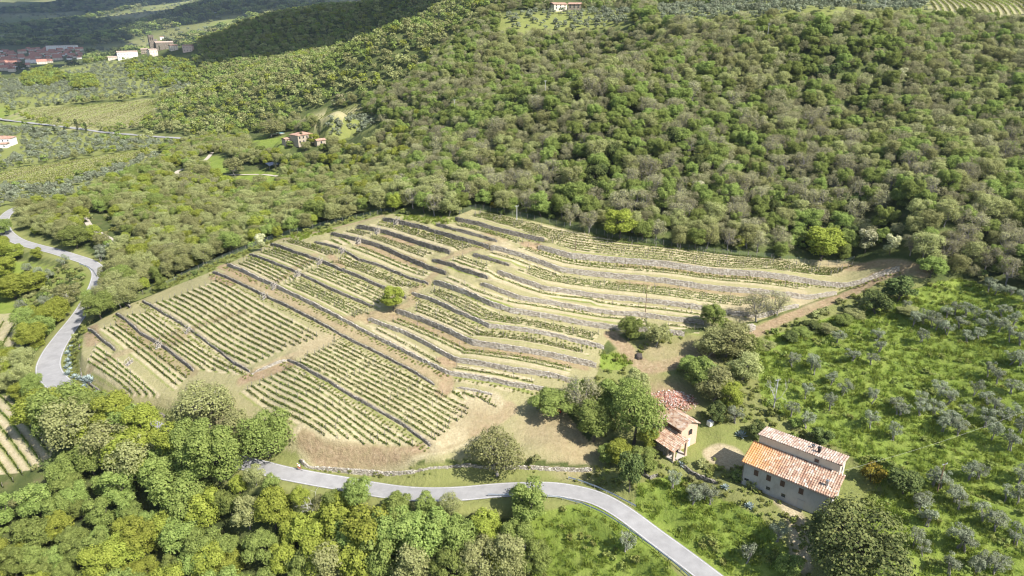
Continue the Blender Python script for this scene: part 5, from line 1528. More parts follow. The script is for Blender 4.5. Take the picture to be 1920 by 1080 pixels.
tile_roof('roof', (Wd + oh, Dp + oh, He - oh * s_ + .04), (Wd + oh, -oh, He - oh * s_ + .04), (Wd / 2, -oh, Hr + .04), (Wd / 2, Dp + oh, Hr + .04), TILE_BARN, barn).data.flip_normals()
rb = MB(); rb.tube([(Wd / 2, -oh, Hr + .12), (Wd / 2, Dp + oh, Hr + .12)], .13, 6); rb.build('ridge', TILE_BARN, barn)
# arched opening in the gable, door below
ab = MB(); an_ = np.linspace(0, math.pi, 11)
arc = [(Wd * .56 + .55 * math.cos(t), 3.85 + .55 * math.sin(t)) for t in an_]
outl = [(Wd * .56 + .55, 2.9)] + arc + [(Wd * .56 - .55, 2.9)]
ab.add([(x, -.02, z) for x, z in outl], [tuple(range(len(outl)))]); ab.build('arched_opening', DARKOPEN, barn)
fr = MB()
for k in range(len(outl) - 1):
    (x0, z0), (x1, z1) = outl[k], outl[k + 1]
    fr.tube([(x0, -.03, z0), (x1, -.03, z1)], .08, 4)
fr.build('arch_surround', BRICK, barn)
opening(barn, 'door', (Wd * .5, 0, -.1), (1, 0), (0, -1), 1.05, 2.1, WHITE)
gr = MB(); gr.box((-.02, Dp * .5, 4.35), (.06, Dp * .8, .8)); gr.build('vent_panel', plain('red_brown_brick', (.20, .09, .06)), barn)
# lean-to
prism_wall('lean_to_wall', [(-4.0, -.2, 2.55), (-.003, -.2, 3.75), (-.003, 4.3, 3.75), (-4.0, 4.3, 2.55)], PLSTONE, barn)
for x_ in (-3.8, -.3):
    b = MB(); b.box((x_, -1.85, 1.1 if x_ < -1 else 1.4), (.45, .45, 3.1 if x_ < -1 else 3.9)); b.build('porch_pillar', BRICK, barn)
b = MB(); b.box((-2.0, -.24, 1.1), (2.6, .05, 2.2)); b.build('porch_opening', DARKOPEN, barn)
b = MB(); b.box((-2.0, -1.1, -.1), (4.2, 2.0, .3)); b.build('porch_floor', FRAMEM, barn)
tile_roof('lean_to_roof', (-4.5, 4.6, 2.5), (-4.5, -2.25, 2.5), (-.06, -2.25, 3.88), (-.06, 4.6, 3.88), TILE_BARN, barn)

# ------------------------------------------------------------------ farther houses
def house(name, x, y, rz, w, d, h, wallm, roofm, label, cat, group=None, rise=.28, hip=False, floors=2, nwin=3, z=None, sink=1.5, winm=GLASS, over=.4, extra=None):
    z = float(height(x, y)) if z is None else z
    e = empty(name, (x, y, z), rz, label, cat, group)
    r = h + d / 2 * rise
    b = MB(); V = [(-w/2, -d/2, -sink), (w/2, -d/2, -sink), (w/2, d/2, -sink), (-w/2, d/2, -sink), (-w/2, -d/2, h), (w/2, -d/2, h), (w/2, d/2, h), (-w/2, d/2, h)]
    F = [(3, 2, 1, 0), (0, 1, 5, 4), (2, 3, 7, 6)]
    if hip: F += [(1, 2, 6, 5), (3, 0, 4, 7), (4, 5, 6, 7)]
    else:
        V += [(-w/2, 0, r), (w/2, 0, r)]; F += [(1, 2, 6, 9, 5), (3, 0, 4, 8, 7), (4, 5, 9, 8), (6, 7, 8, 9)]
    b.add(V, F); b.build('wall', wallm, e)
    rb = MB(); o = over; zl = h - o * rise + .05; t = .18
    hx = w/2 + o - (d/2 + o if hip else 0)
    P = [(-w/2-o, -d/2-o, zl), (w/2+o, -d/2-o, zl), (w/2+o, d/2+o, zl), (-w/2-o, d/2+o, zl), (-hx, 0, r + .08), (hx, 0, r + .08)]
    Q = [(a, b_, c_ + t) for a, b_, c_ in P]
    V = P + Q
    rb.add(V, [(6, 7, 11, 10), (8, 9, 10, 11), (7, 8, 11), (9, 6, 10), (0, 4, 5, 1), (2, 5, 4, 3), (1, 5, 2), (3, 4, 0), (0, 1, 7, 6), (1, 2, 8, 7), (2, 3, 9, 8), (3, 0, 6, 9)])
    rb.build('roof', roofm, e)
    for f in range(floors):
        zz = .9 + f * (h - .4) / max(floors, 1)
        for k in range(nwin):
            xx = -w/2 + w * (k + .5) / nwin
            opening(e, 'window', (xx, -d/2, zz), (1, 0), (0, -1), .9, 1.3, winm, None, None, .05)
    return e
def at_px(px, py): return on_ground(px, py)
FACE = lambda x, y, da=0.0: math.atan2(y, x) - math.pi / 2 + R(da)     # front turned to the viewpoint, then by da degrees
p = at_px(566, 268)
villa = house('villa', p[0], p[1], FACE(p[0], p[1], 35), 10.5, 8, 5.4, PLSAND, TILE_RED, 'cream villa with a pink tiled roof on the lawn in mid distance', 'house', hip=True, nwin=4)
q = p + np.array([12.5, -5, 0]); house('outbuilding', q[0], q[1], FACE(p[0], p[1], 20), 5.5, 4.5, 2.8, PLSAND, TILE_RED, 'small cream outbuilding to the right of the villa', 'outbuilding', floors=1, nwin=1)
q = p + np.array([-8.5, -1, 0]); house('garden_loggia', q[0], q[1], FACE(p[0], p[1], 35), 5, 4, 2.8, PLSAND, TILE_RED, 'low cream loggia at the left end of the villa', 'outbuilding', floors=1, nwin=2)
p = at_px(10, 272)
house('white_villa', p[0] - 3, p[1], FACE(p[0], p[1], -25), 20, 11, 6.0, PLWHITE, TILE_RED, 'white villa with orange roof cut by the left edge', 'house', hip=True, nwin=5)
house('white_villa_wing', p[0] + 2, p[1] - 11, FACE(p[0], p[1], -25), 15, 6, 3.2, PLWHITE, TILE_RED, 'lower wing in front of the white villa at the left edge', 'house', floors=1, nwin=4)
p = at_px(1046, 19)
house('hilltop_house', p[0], p[1], FACE(p[0], p[1], 30), 11, 8, 3.9, PLCREAM, TILE_RED, 'cream house with orange roof at the top edge, on the spur', 'house')
house('hilltop_house', p[0] + 13, p[1] + 5, FACE(p[0], p[1], -10), 9, 7, 3.6, PLSTONE, TILE_RED, 'stone house to the right of the cream hilltop house', 'house')
# village with the old tower on the ridge
def vil(name, px, py, w, d, h, da, wm, rm, lab, dz=0, **k):
    p = at_px(px, py); return house(name, p[0], p[1], FACE(p[0], p[1], da), w, d, h, wm, rm, lab, 'house', None, z=float(height(p[0], p[1])) + dz, sink=5, **k)
vil('long_white_house', 240, 109, 28, 11, 9, 5, PLWHITE, TILE_PINK, 'long white house on the near slope of the village ridge', nwin=7)
vil('village_house', 287, 105, 12, 10, 9, 20, PLCREAM, TILE_PINK, 'cream village house in front of the old tower')
vil('village_house', 272, 100, 9, 9, 6, -10, PLSTONE, TILE_PINK, 'small stone village house between white house and tower')
vil('village_house', 268, 93, 20, 9, 6, 0, PLSTONE, TILE_PINK, 'long low stone house left of the old tower')
vil('village_house', 326, 94, 11, 9, 7, 15, PLCREAM, TILE_RED, 'cream house right of the ruined wall of the village')
vil('village_house', 354, 96, 14, 10, 8, -20, PLPINK, TILE_RED, 'rightmost village house with an orange roof')
vil('village_house', 330, 84, 26, 12, 8, 10, PLDARK, TILE_PINK, 'wide dark roofed house behind the village ridge')
vil('village_house', 304, 74, 12, 9, 8, 0, PLWHITE, TILE_RED, 'white house beyond the village ridge above the tower')
vil('village_house', 246, 84, 10, 8, 5, 0, PLCREAM, TILE_RED, 'small far house with orange roof left of the tower')
vil('village_house', 212, 112, 13, 8, 4, 0, PLCREAM, TILE_PINK, 'low house left of the long white house', floors=1)
vil('village_house', 133, 121, 9, 7, 7, 0, PLSTONE, TILE_RED, 'lone narrow house on the slope left of the village')
p = at_px(287, 96)
tw = empty('church_tower', (p[0], p[1], p[2]), FACE(p[0], p[1], 12), 'tall square stone bell tower on the village ridge', 'tower')
b = MB(); b.box((0, 0, 9.5), (7.2, 7.2, 27)); b.build('wall', PLDARK, tw)
b = MB()
for k in range(4):
    for s in range(4):
        a = s * math.pi / 2
        x_, y_ = -3.0 + k * 2.0, -3.3
        b.box((x_ * math.cos(a) - y_ * math.sin(a), x_ * math.sin(a) + y_ * math.cos(a), 23.5), (1.1, 1.1, 1.2))
b.build('battlement', PLDARK, tw)
for a in (-1, 1): opening(tw, 'belfry_opening', (a * 1.5, -3.6, 17), (1, 0), (0, -1), 1.5, 3.6, DARKOPEN, None, None, .05)
q = p + np.array([16, 6, 0]); house('church', q[0], q[1], tw.rotation_euler.z, 26, 12, 10, PLDARK, TILE_PINK, 'dark stone church joined to the right of the bell tower', 'church', sink=5, nwin=3, floors=1)
p = at_px(304, 92)
cw = empty('castle_ruin', (p[0], p[1], p[2]), FACE(p[0], p[1], 0), 'grey ruined castle wall right of the bell tower', 'ruin')
b = MB(); b.box((0, 0, 5), (18, 1.6, 14)); b.box((-7, 3, 6.5), (4, 6, 17)); b.box((8, 2, 4), (3, 5, 13)); b.build('wall', stone_mat('ruin_stone', ((.20, .19, .18), (.27, .26, .25), (.33, .32, .30), (.38, .37, .35)), .9), cw)
# far houses on the hill across the valley
for px_, py_, w_, lab in ((390, 20, 16, 'largest far house with a pale roof on the hill across the valley'), (404, 24, 12, 'small far white house next to the largest one across the valley'), (398, 27, 10, 'lowest of three far houses on the hill across the valley'),
                          (130, 51, 22, 'long far house on the shaded hill above the town'), (52, 51, 22, 'far pink house on the shaded hill at the upper left'), (312, 53, 9, 'tiny far white house on the sunlit far slope')):
    p = at_px(px_, py_); house('far_house', p[0], p[1], FACE(p[0], p[1], rng.uniform(-30, 30)), w_, 10, 7, PLWHITE if 'white' in lab else PLCREAM, TILE_RED, lab, 'house', sink=5)
# the town in the valley
town_proto = []
for k, (w_, d_, h_, wm) in enumerate(((15, 13, 5, PLWHITE), (12, 12, 5.5, PLCREAM), (19, 14, 6, PLPINK), (24, 14, 7, PLCREAM))):
    e = house('town_house', -1500 - 40 * k, 2200, 0, w_, d_, h_, wm, TILE_TOWN, 'house with red tiled roof packed in the town at the far left', 'house', 'town houses', nwin=3, sink=6, rise=.75)
    town_proto.append(e)
def copy_thing(o):
    c_ = o.copy(); COL.objects.link(c_)
    for ch in o.children:
        d_ = ch.copy(); COL.objects.link(d_); d_.parent = c_
    return c_
tp = []
tries = 0
while len(tp) < 92 and tries < 5000:
    tries += 1
    a, b_ = rng.uniform(-6, 152), rng.uniform(93, 137)
    if not inpoly(np.array([a]), np.array([b_]), POLY('-8 96 60 93 150 93 152 112 110 116 100 122 62 121 40 134 -8 139'))[0]: continue
    p = at_px(a, b_)
    if p[1] < 1500 or any((p[0] - x) ** 2 + (p[1] - y) ** 2 < 26 ** 2 for x, y in tp): continue
    tp.append((p[0], p[1]))
for k, (x, y) in enumerate(tp):
    o = town_proto[k] if k < 4 else copy_thing(town_proto[rng.integers(4)])
    o.location = (x, y, float(height(x, y))); o.rotation_euler.z = FACE(x, y, rng.choice([0, 0, 90, 20, -20]) + rng.uniform(-8, 8))
print('town', len(tp))
p = at_px(118, 95); house('apartment_block', p[0], p[1], FACE(p[0], p[1], 3), 95, 14, 17, PLWHITE, TILE_PINK, 'long white apartment block at the back of the town', 'building', nwin=14, floors=4, rise=.15, sink=6, hip=True)
p = at_px(66, 118); house('white_warehouse', p[0], p[1], FACE(p[0], p[1], 3), 45, 14, 8, PLWHITE, plain('pale_metal_roof', (.55, .58, .60)), 'low white warehouse with a pale roof in the near part of the town', 'building', nwin=6, floors=1, rise=.08, sink=6)

# ------------------------------------------------------------------ swimming pool, carport, cypresses near the villa
p = at_px(527, 250)
pl = empty('swimming_pool', p, FACE(p[0], p[1], 10), 'pale blue swimming pool left of the villa', 'pool')
b = MB(); b.box((0, 0, .1), (14, 6, .5)); b.build('pool_edge', FRAMEM, pl)
b = MB(); b.box((0, 0, .36), (12.8, 4.8, .06)); wm_ = plain('pool_water', (.25, .52, .62), .08); b.build('pool_water', wm_, pl)
p = at_px(512, 316)
cpt = empty('carport', p, FACE(p[0], p[1], 25), 'small carport roofed with dark solar panels', 'carport')
for x_, y_ in ((-3, -2), (3, -2), (3, 2), (-3, 2)):
    b = MB(); b.box((x_, y_, 1.2 + .12 * y_), (.16, .16, 2.9 + .24 * y_)); b.build('post', CHIM, cpt)
b = MB()
b.add([(-3.4, -2.4, 2.4), (3.4, -2.4, 2.4), (3.4, 2.4, 3.3), (-3.4, 2.4, 3.3), (-3.4, -2.4, 2.52), (3.4, -2.4, 2.52), (3.4, 2.4, 3.42), (-3.4, 2.4, 3.42)], [(0,3,2,1),(4,5,6,7),(0,1,5,4),(1,2,6,5),(2,3,7,6),(3,0,4,7)])
b.build('solar_panel', plain('solar_panel', (.035, .045, .08), .2), cpt)
for px_, py_, h_, lab in ((146, 248, 13, 'left one of two tall cypresses standing at the valley road'), (163, 250, 11, 'right one of two tall cypresses standing at the valley road'), (436, 320, 8, 'leftmost cypress of the row by the gravel drive'),
                     (444, 321, 8, 'middle cypress of the row by the gravel drive'), (452, 321, 7.5, 'rightmost cypress of the row by the gravel drive'), (566, 272, 9, 'cypress standing against the front of the villa'), (600, 258, 12, 'cypress at the corner of the grey olive plot'),
                     (518, 322, 8, 'cypress beside the carport with solar panels'), (66, 255, 9, 'cypress among the olives above the white villa'), (104, 254, 9, 'cypress among the olives below the valley road'), (123, 252, 8, 'smaller cypress just below the valley road'),
                     (246, 92, 16, 'dark cypress left of the village tower'), (253, 94, 15, 'second dark cypress left of the village tower'), (232, 95, 15, 'cypress above the long white house'), (300, 96, 9, 'short cypress in front of the castle ruin'), (168, 56, 14, 'cypress on the shaded hill above the town'), (182, 58, 13, 'lower cypress on the shaded hill above the town')):
    p = at_px(px_, py_); place_tree('cypress', 'cypress', p[0], p[1], h_, h_ * .2, lab, 'tree')

# ------------------------------------------------------------------ cyclist on the road
p = on_ground(556, 887); mi = ((MAIN[:, :2] - p[:2]) ** 2).sum(1).argmin()
md = MAIN[mi + 2, :2] - MAIN[mi - 2, :2]; md /= np.linalg.norm(md)
ride = math.atan2(md[1], md[0])
bx, by = MAIN[mi, 0] - md[1] * -1.7, MAIN[mi, 1] + md[0] * -1.7
bz = MAIN[mi, 2] + .01
bike = empty('bicycle', (bx, by, bz), ride, 'racing bicycle under the rider on the road', 'bicycle')
RUB = plain('black_rubber', (.02, .02, .02), .8); REDF = plain('red_frame_paint', (.45, .03, .04), .35)
def wheel(x):
    w = MB(); an_ = np.linspace(0, 2 * math.pi, 25)
    w.tube([(x + .34 * math.cos(t), 0, .34 + .34 * math.sin(t)) for t in an_], .018, 5)
    o = w.build('wheel', RUB, bike)
    s = MB()
    for t in an_[:-1:3]: s.tube([(x, 0, .34), (x + .33 * math.cos(t), 0, .34 + .33 * math.sin(t))], .004, 3)
    s.build('spokes', METAL, o)
wheel(-.5); wheel(.5)
f = MB()
for a, b_ in (((-.5, 0, .34), (-.05, 0, .3)), ((-.5, 0, .34), (-.2, 0, .85)), ((-.05, 0, .3), (-.22, 0, .92)), ((-.05, 0, .3), (.36, 0, .82)), ((-.18, 0, .82), (.36, 0, .88)), ((.34, 0, .95), (.5, 0, .34))): f.tube([a, b_], .022, 6)
f.build('frame', REDF, bike)
f = MB(); f.tube([(.36, 0, .95), (.42, 0, 1.0)], .02, 5); f.tube([(.42, -.21, 1.0), (.42, .21, 1.0)], .018, 5)
for s in (-.21, .21): f.tube([(.42, s, 1.0), (.52, s, .98), (.55, s, .9), (.46, s, .84)], .018, 5)
f.build('handlebar', RUB, bike)
f = MB(); f.box((-.23, 0, .95), (.27, .13, .05)); f.build('saddle', RUB, bike)
# rider: one skinned body, leaning to the bars
rd = empty('person', (bx, by, bz), ride, 'cyclist in white and orange top riding along the road', 'person')
J = dict(pel=(-.2, 0, 1.02), wai=(-.08, 0, 1.18), che=(.1, 0, 1.36), nec=(.22, 0, 1.47), hed=(.31, 0, 1.58), top=(.34, 0, 1.70),
         sl=(.14, .19, 1.40), el=(.27, .23, 1.18), hl=(.47, .21, 1.03), sr=(.14, -.19, 1.40), er=(.27, -.23, 1.18), hr=(.47, -.21, 1.03),
         hpl=(-.19, .1, .99), kl=(.17, .12, .78), al=(-.02, .12, .38), tl=(.13, .12, .33), hpr=(-.19, -.1, .99), kr=(.1, -.12, .6), ar=(-.1, -.12, .2), tr=(.05, -.12, .15))
RAD = dict(pel=.15, wai=.135, che=.16, nec=.06, hed=.105, top=.075, sl=.075, el=.05, hl=.04, sr=.075, er=.05, hr=.04, hpl=.1, kl=.065, al=.045, tl=.035, hpr=.1, kr=.065, ar=.045, tr=.035)
E = [('pel','wai'),('wai','che'),('che','nec'),('nec','hed'),('hed','top'),('che','sl'),('sl','el'),('el','hl'),('che','sr'),('sr','er'),('er','hr'),('pel','hpl'),('hpl','kl'),('kl','al'),('al','tl'),('pel','hpr'),('hpr','kr'),('kr','ar'),('ar','tr')]
K = list(J)
me = bpy.data.meshes.new('body'); me.from_pydata([J[k] for k in K], [(K.index(a), K.index(b_)) for a, b_ in E], [])
sm_, n, bs = new_mat('cyclist_clothes')
tc = n.nodes.new('ShaderNodeTexCoord'); sx_ = n.nodes.new('ShaderNodeSeparateXYZ'); n.links.new(tc.outputs['Object'], sx_.inputs[0])
c = ramp(n, mathn(n, 'DIVIDE', sx_.outputs['Z'], 2.0), [(.0, (.02, .02, .02)), (.17, (.02, .02, .02)), (.175, (.50, .30, .21)), (.36, (.50, .30, .21)), (.365, (.55, .02, .05)), (.53, (.55, .02, .05)), (.535, (.8, .8, .78)), (.69, (.8, .8, .78)), (.70, (.50, .30, .21)), (1, (.50, .30, .21))])
for e_ in n.nodes:
    if e_.type == 'VALTORGB': e_.color_ramp.interpolation = 'CONSTANT'
c = mixc(n, mathn(n, 'MULTIPLY', mathn(n, 'GREATER_THAN', sx_.outputs['X'], .19), mathn(n, 'GREATER_THAN', sx_.outputs['Z'], 1.12)), c, (.85, .22, .03))
n.links.new(c, bs.inputs['Base Color'])
me.materials.append(sm_)
bo = link(bpy.data.objects.new('body', me), rd)
sk = bo.modifiers.new('skin', 'SKIN'); 
lay = me.skin_vertices[0].data if me.skin_vertices else None
if lay is None:
    bmx = bmesh.new(); bmx.from_mesh(me); bmx.verts.layers.skin.verify(); bmx.to_mesh(me); bmx.free(); lay = me.skin_vertices[0].data
for k, nm in enumerate(K): lay[k].radius = (RAD[nm],) * 2; lay[k].use_root = (nm == 'pel')
bo.modifiers.new('smooth', 'SUBSURF').levels = 1; bo.modifiers['smooth'].render_levels = 1
hb = MB(); g_ = np.linspace(0, 2 * math.pi, 13)
for k in range(5):
    r0, r1 = .125 * math.cos(k * .3), .125 * math.cos((k + 1) * .3)
    for a in range(12):
        hb.quads(np.array([[[.33 + 1.15 * r0 * math.cos(g_[a]), r0 * math.sin(g_[a]), 1.63 + .12 * math.sin(k * .3)], [.33 + 1.15 * r0 * math.cos(g_[a + 1]), r0 * math.sin(g_[a + 1]), 1.63 + .12 * math.sin(k * .3)],
                            [.33 + 1.15 * r1 * math.cos(g_[a + 1]), r1 * math.sin(g_[a + 1]), 1.63 + .12 * math.sin((k + 1) * .3)], [.33 + 1.15 * r1 * math.cos(g_[a]), r1 * math.sin(g_[a]), 1.63 + .12 * math.sin((k + 1) * .3)]]]))
hb.build('helmet', WHITE, rd)

# ------------------------------------------------------------------ red two wheeled tractor at the edge of the yard
p = on_ground(1049, 776)
tr_ = empty('walking_tractor', p, R(160), 'small red walking tractor half under the wide low tree', 'machine')
REDM = plain('red_machine_paint', (.62, .06, .025), .4)
b = MB(); b.box((.45, 0, .75), (.9, .5, .5)); b.box((.35, 0, 1.05), (.5, .4, .09)); b.box((-.1, 0, .62), (.5, .3, .3)); o = b.build('hood', REDM, tr_); o.modifiers.new('bevel', 'BEVEL').width = .06
for s in (-.4, .4):
    w = MB(); w.tube([(.1 + .33 * math.cos(t), s, .35 + .33 * math.sin(t)) for t in np.linspace(0, 6.2832, 19)], .09, 7); w.tube([(.1, s - .06, .35), (.1, s + .06, .35)], .2, 10); w.build('wheel', RUB, tr_)
b = MB()
for s in (-.25, .25): b.tube([(-.2, s * .5, .7), (-.9, s, .95), (-1.3, s, 1.0)], .03, 5)
b.build('handlebar', CHIM, tr_)
b = MB(); b.box((1.15, 0, .45), (.5, .9, .3)); b.box((.95, 0, .5), (.2, .2, .2)); b.build('tiller_cover', REDM, tr_)

# ------------------------------------------------------------------ heap of broken tiles, boulder, tank, planter, steps
p = on_ground(1262, 752)
hv = []
for k in range(1500):
    u_ = rng.normal(0, 1, 2); r2 = (u_ ** 2).sum()
    if r2 > 4.2: continue
    x_, y_ = p[0] + u_[0] * 2.7 + u_[1] * .5, p[1] + u_[1] * 1.9 - u_[0] * .6
    hv.append((x_, y_, float(height(x_, y_)) + 1.1 * math.exp(-r2 * .55) * rng.uniform(.6, 1.05)))
hm, n, bs = new_mat('broken_tile')
gq = n.nodes.new('ShaderNodeNewGeometry')
n.links.new(ramp(n, gq.outputs['Random Per Island'], [(0, (.38, .13, .08)), (.45, (.50, .24, .16)), (.7, (.55, .40, .32)), (1, (.75, .72, .66))]), bs.inputs['Base Color'])
b = MB()
for x_, y_, z_ in hv:
    s_ = rng.uniform(.14, .42)
    ax = rng.normal(size=3); ax /= np.linalg.norm(ax); M_ = Matrix.Rotation(rng.uniform(0, 3), 3, Vector(ax))
    V = [Vector((a * s_ * .5, b_ * s_ * .32, c_ * .035)) for c_ in (-1, 1) for a, b_ in ((-1, -1), (1, -1), (1, 1), (-1, 1))]
    b.add([(M_ @ v + Vector((x_ - p[0], y_ - p[1], z_ - p[2]))) for v in V], [(0, 3, 2, 1), (4, 5, 6, 7), (0, 1, 5, 4), (1, 2, 6, 5), (2, 3, 7, 6), (3, 0, 4, 7)])
o = b.build('tile_heap', hm); o.location = p
tag(o, 'heap of broken red and white tiles behind the brick barn', 'heap')
def rock(name, px, py, w, d, h, mat, label, cat, seed):
    g = np.random.default_rng(seed); bm = bmesh.new(); bmesh.ops.create_icosphere(bm, subdivisions=3, radius=1)
    for v in bm.verts:
        c_ = v.co; k = 1 / max(abs(c_.x), abs(c_.y), abs(c_.z)) ** .65
        c_ *= k * (1 + .07 * math.sin(c_.x * 5 + seed) + .06 * math.sin(c_.y * 7) + g.uniform(-.03, .03))
        v.co = (c_.x * w / 2, c_.y * d / 2, c_.z * h / 2 + h * .3)
    me = bpy.data.meshes.new(name); bm.to_mesh(me); bm.free(); me.materials.append(mat)
    p = on_ground(px, py); o = link(bpy.data.objects.new(name, me)); o.location = p; o.rotation_euler.z = g.uniform(0, 3)
    return tag(o, label, cat)
rock('boulder', 1406, 618, 2.6, 2.0, 1.9, STONE, 'big pale square boulder at the bend of the dirt track', 'boulder', 3)
rock('soil_heap', 1198, 670, 2.2, 1.6, 1.0, plain('dark_earth', (.07, .055, .045), .95), 'dark soil heap beside the dirt path below the terraces', 'heap', 5)
rock('boulder', 1015, 392, 1.8, 1.5, 1.2, STONE, 'pale boulder in the scrub above the top vine rows', 'boulder', 8)
p = on_ground(1331, 797)
tk = empty('water_tank', p, .5, 'small white square tank in the farm garden', 'tank')
b = MB(); b.box((0, 0, .5), (1.1, 1.1, 1.2)); o = b.build('tank_body', WHITE, tk); o.modifiers.new('bevel', 'BEVEL').width = .06
b = MB(); b.tube([(0, 0, 1.1), (0, 0, 1.22)], .3, 12); b.build('lid', METAL, tk)
p0, p1, p2 = (on_ground(*q) for q in ((1200, 887), (1218, 899), (1234, 891)))
b = MB(); b.quads(wall_mesh(np.array([p2, p1, p0]), .8)); tag(b.build('planter_wall', DARKSTONE), 'low angled stone planter wall on the slope left of the farm', 'wall')
STEPS = [(357, 619, 'flight of stone steps in the thin wall of the lower left vine block'), (302, 648, 'stone steps beside the bare brown strip in the lower left vines'), (247, 678, 'lowest flight of stone steps, nearest the road bend'),
         (500, 556, 'stone steps in the dark wall along the brown strip'), (563, 515, 'stone steps left of the lone bright tree'), (603, 492, 'stone steps in the wall above and left of the lone tree'),
         (645, 471, 'stone steps in the low overgrown wall'), (712, 434, 'narrow stone stair near the top left corner of the vineyard'), (676, 453, 'stone stair in the long dark wall'), (747, 415, 'uppermost stone stair beside the green grass'), (518, 537, 'stone steps between two walls at the brown strip')]
WOODR = bark_mat('weathered_wood', (.30, .26, .21), (.48, .43, .36))
for px_, py_, lab in STEPS:
    p = on_ground(px_, py_)
    gx = float(height(p[0] + 1.5, p[1]) - height(p[0] - 1.5, p[1])); gy = float(height(p[0], p[1] + 1.5) - height(p[0], p[1] - 1.5))
    a = math.atan2(gy, gx)
    lo_ = float(height(p[0] - 1.6 * math.cos(a), p[1] - 1.6 * math.sin(a))); hi_ = float(height(p[0] + 1.2 * math.cos(a), p[1] + 1.2 * math.sin(a)))
    e = empty('stone_steps', (p[0], p[1], lo_), a, lab, 'steps')
    rise_ = max(hi_ - lo_, .7); ns = 5
    for k in range(ns):
        b = MB(); hh = rise_ * (k + 1) / ns; b.box((-1.5 + k * .36, 0, hh / 2 - .2), (.34, 1.3, hh + .4)); b.build('step', STONE, e)
    for s in (-.75, .75):
        b = MB()
        for k in (0, 2, 4): b.box((-1.5 + k * .36, s, rise_ * (k + 1) / ns + .4), (.09, .09, 1.1))
        b.tube([(-1.6, s, rise_ / ns + .9), (.05, s, rise_ + .92)], .05, 5)
        b.build('handrail', WOODR, e)

# ------------------------------------------------------------------ agaves
def agave_mesh(seed, n=26, L=1.15):
    g = np.random.default_rng(seed); q = []; t_ = []
    for k in range(n):
        a = k * 2.39996; el = R(18 + 60 * (k / n)) ; l = L * (1.05 - .25 * k / n)
        d = np.array([math.cos(a) * math.cos(el), math.sin(a) * math.cos(el), math.sin(el)]); s = np.array([-math.sin(a), math.cos(a), 0]); u_ = np.cross(d, s) * -1
        pts = [np.array([0, 0, .05]) + d * l * f_ + u_ * 0.12 * l * math.sin(f_ * 3.1) - np.array([0, 0, .25 * l * f_ ** 3 * (1 - k / n)]) for f_ in (0, .35, .7, 1)]
        wd = [.10, .15, .10, .01]
        for m in range(3): q.append([pts[m] - s * wd[m], pts[m] + s * wd[m], pts[m + 1] + s * wd[m + 1], pts[m + 1] - s * wd[m + 1]]); t_.append(g.uniform(.2, 1))
    return quads_mesh('agave', np.array(q), LEAF['agave'], np.array(t_))
AG = [agave_mesh(k) for k in range(3)]
ag = [(140, 642, .8), (133, 653, 1), (128, 663, 1.1), (133, 670, 1), (129, 678, 1.15), (132, 685, 1), (127, 690, 1.1), (133, 695, 1), (128, 702, 1.15), (141, 708, 1.1), (150, 711, 1.1), (160, 713, 1.2), (168, 711, 1.3), (165, 717, 1.2), (173, 714, 1.2), (158, 727, 1), (182, 740, 1.1), (197, 746, 1.2), (207, 749, .7)]
for k, (px_, py_, s_) in enumerate(ag):
    p = on_ground(px_, py_); o = link(bpy.data.objects.new('agave', AG[k % 3])); o.location = p; o.scale = (s_ * 1.2,) * 3; o.rotation_euler.z = rng.uniform(0, 6)
    tag(o, 'blue grey agave in the roadside row below the low boundary wall' if py_ < 725 else 'blue grey agave in the dry grass between boundary wall and road', 'agave', 'agaves below the boundary wall' if py_ < 725 else 'agaves in the dry grass by the road')
for px_, py_, s_, lab in ((1389, 818, 1.7, 'large pale agave by the gravel turning place'), (1405, 950, 1.2, 'agave in the bed below the farm track'), (1278, 872, 1.2, 'agave on top of the dark retaining wall under the barn'), (1360, 915, 1.1, 'agave on the bank beside the farm track')):
    p = on_ground(px_, py_); o = link(bpy.data.objects.new('agave', AG[0])); o.location = p; o.scale = (s_ * .85,) * 3; tag(o, lab, 'agave')

# ------------------------------------------------------------------ utility poles and cable
CONC = plain('pale_concrete', (.50, .49, .47), .9); WPOLE = bark_mat('brown_pole_wood', (.16, .10, .06), (.27, .18, .11))
def pole(px, py, h, mat, lab, r=.11, arm=True):
    p = on_ground(px, py); e = empty('utility_pole', p, R(20), lab, 'pole')
    b = MB(); b.tube([(0, 0, -.4), (0, 0, h)], [r * 1.3, r * .8], 8); b.build('shaft', mat, e)
    if arm:
        b = MB(); b.box((0, 0, h - .35), (1.3, .1, .1)); b.build('crossarm', METAL, e)
        b = MB()
        for x_ in (-.55, 0, .55): b.tube([(x_, 0, h - .3), (x_, 0, h - .1)], .06, 6)
        b.build('insulators', WHITE, e)
    return p, h
pa = pole(1449, 773, 8.5, CONC, 'pale concrete utility pole in the grass above the farmhouse')
pb_ = pole(1757, 922, 6.5, WPOLE, 'brown wooden utility pole among the olives right of the farmhouse')
pole(1210, 585, 8.0, WPOLE, 'thin wooden pole standing on the pale terrace wall', .09, False)
pole(969, 413, 5.0, CONC, 'pale pole at the fence above the top vine rows')
pole(1079, 470, 5.0, WPOLE, 'thin wooden pole among the top vine rows', .07, False)
pole(853, 222, 9.5, CONC, 'pale pole rising from the middle of the wooded hillside', .09)
pole(1022, 194, 9.5, CONC, 'pale pole rising from the wooded hillside right of another pole', .09)
pole(1437, 84, 9.5, CONC, 'pale pole high on the wooded hillside below the olive grove', .09)
pole(1657, 24, 10.0, CONC, 'tall pale pole at the top edge beside the hilltop vineyard', .09)
far_end = on_ground(1990, 800)
b = MB(); A_ = np.array([55.5, 101.0, FG + 8.0]); B_ = np.array([far_end[0], far_end[1], far_end[2] + 8])
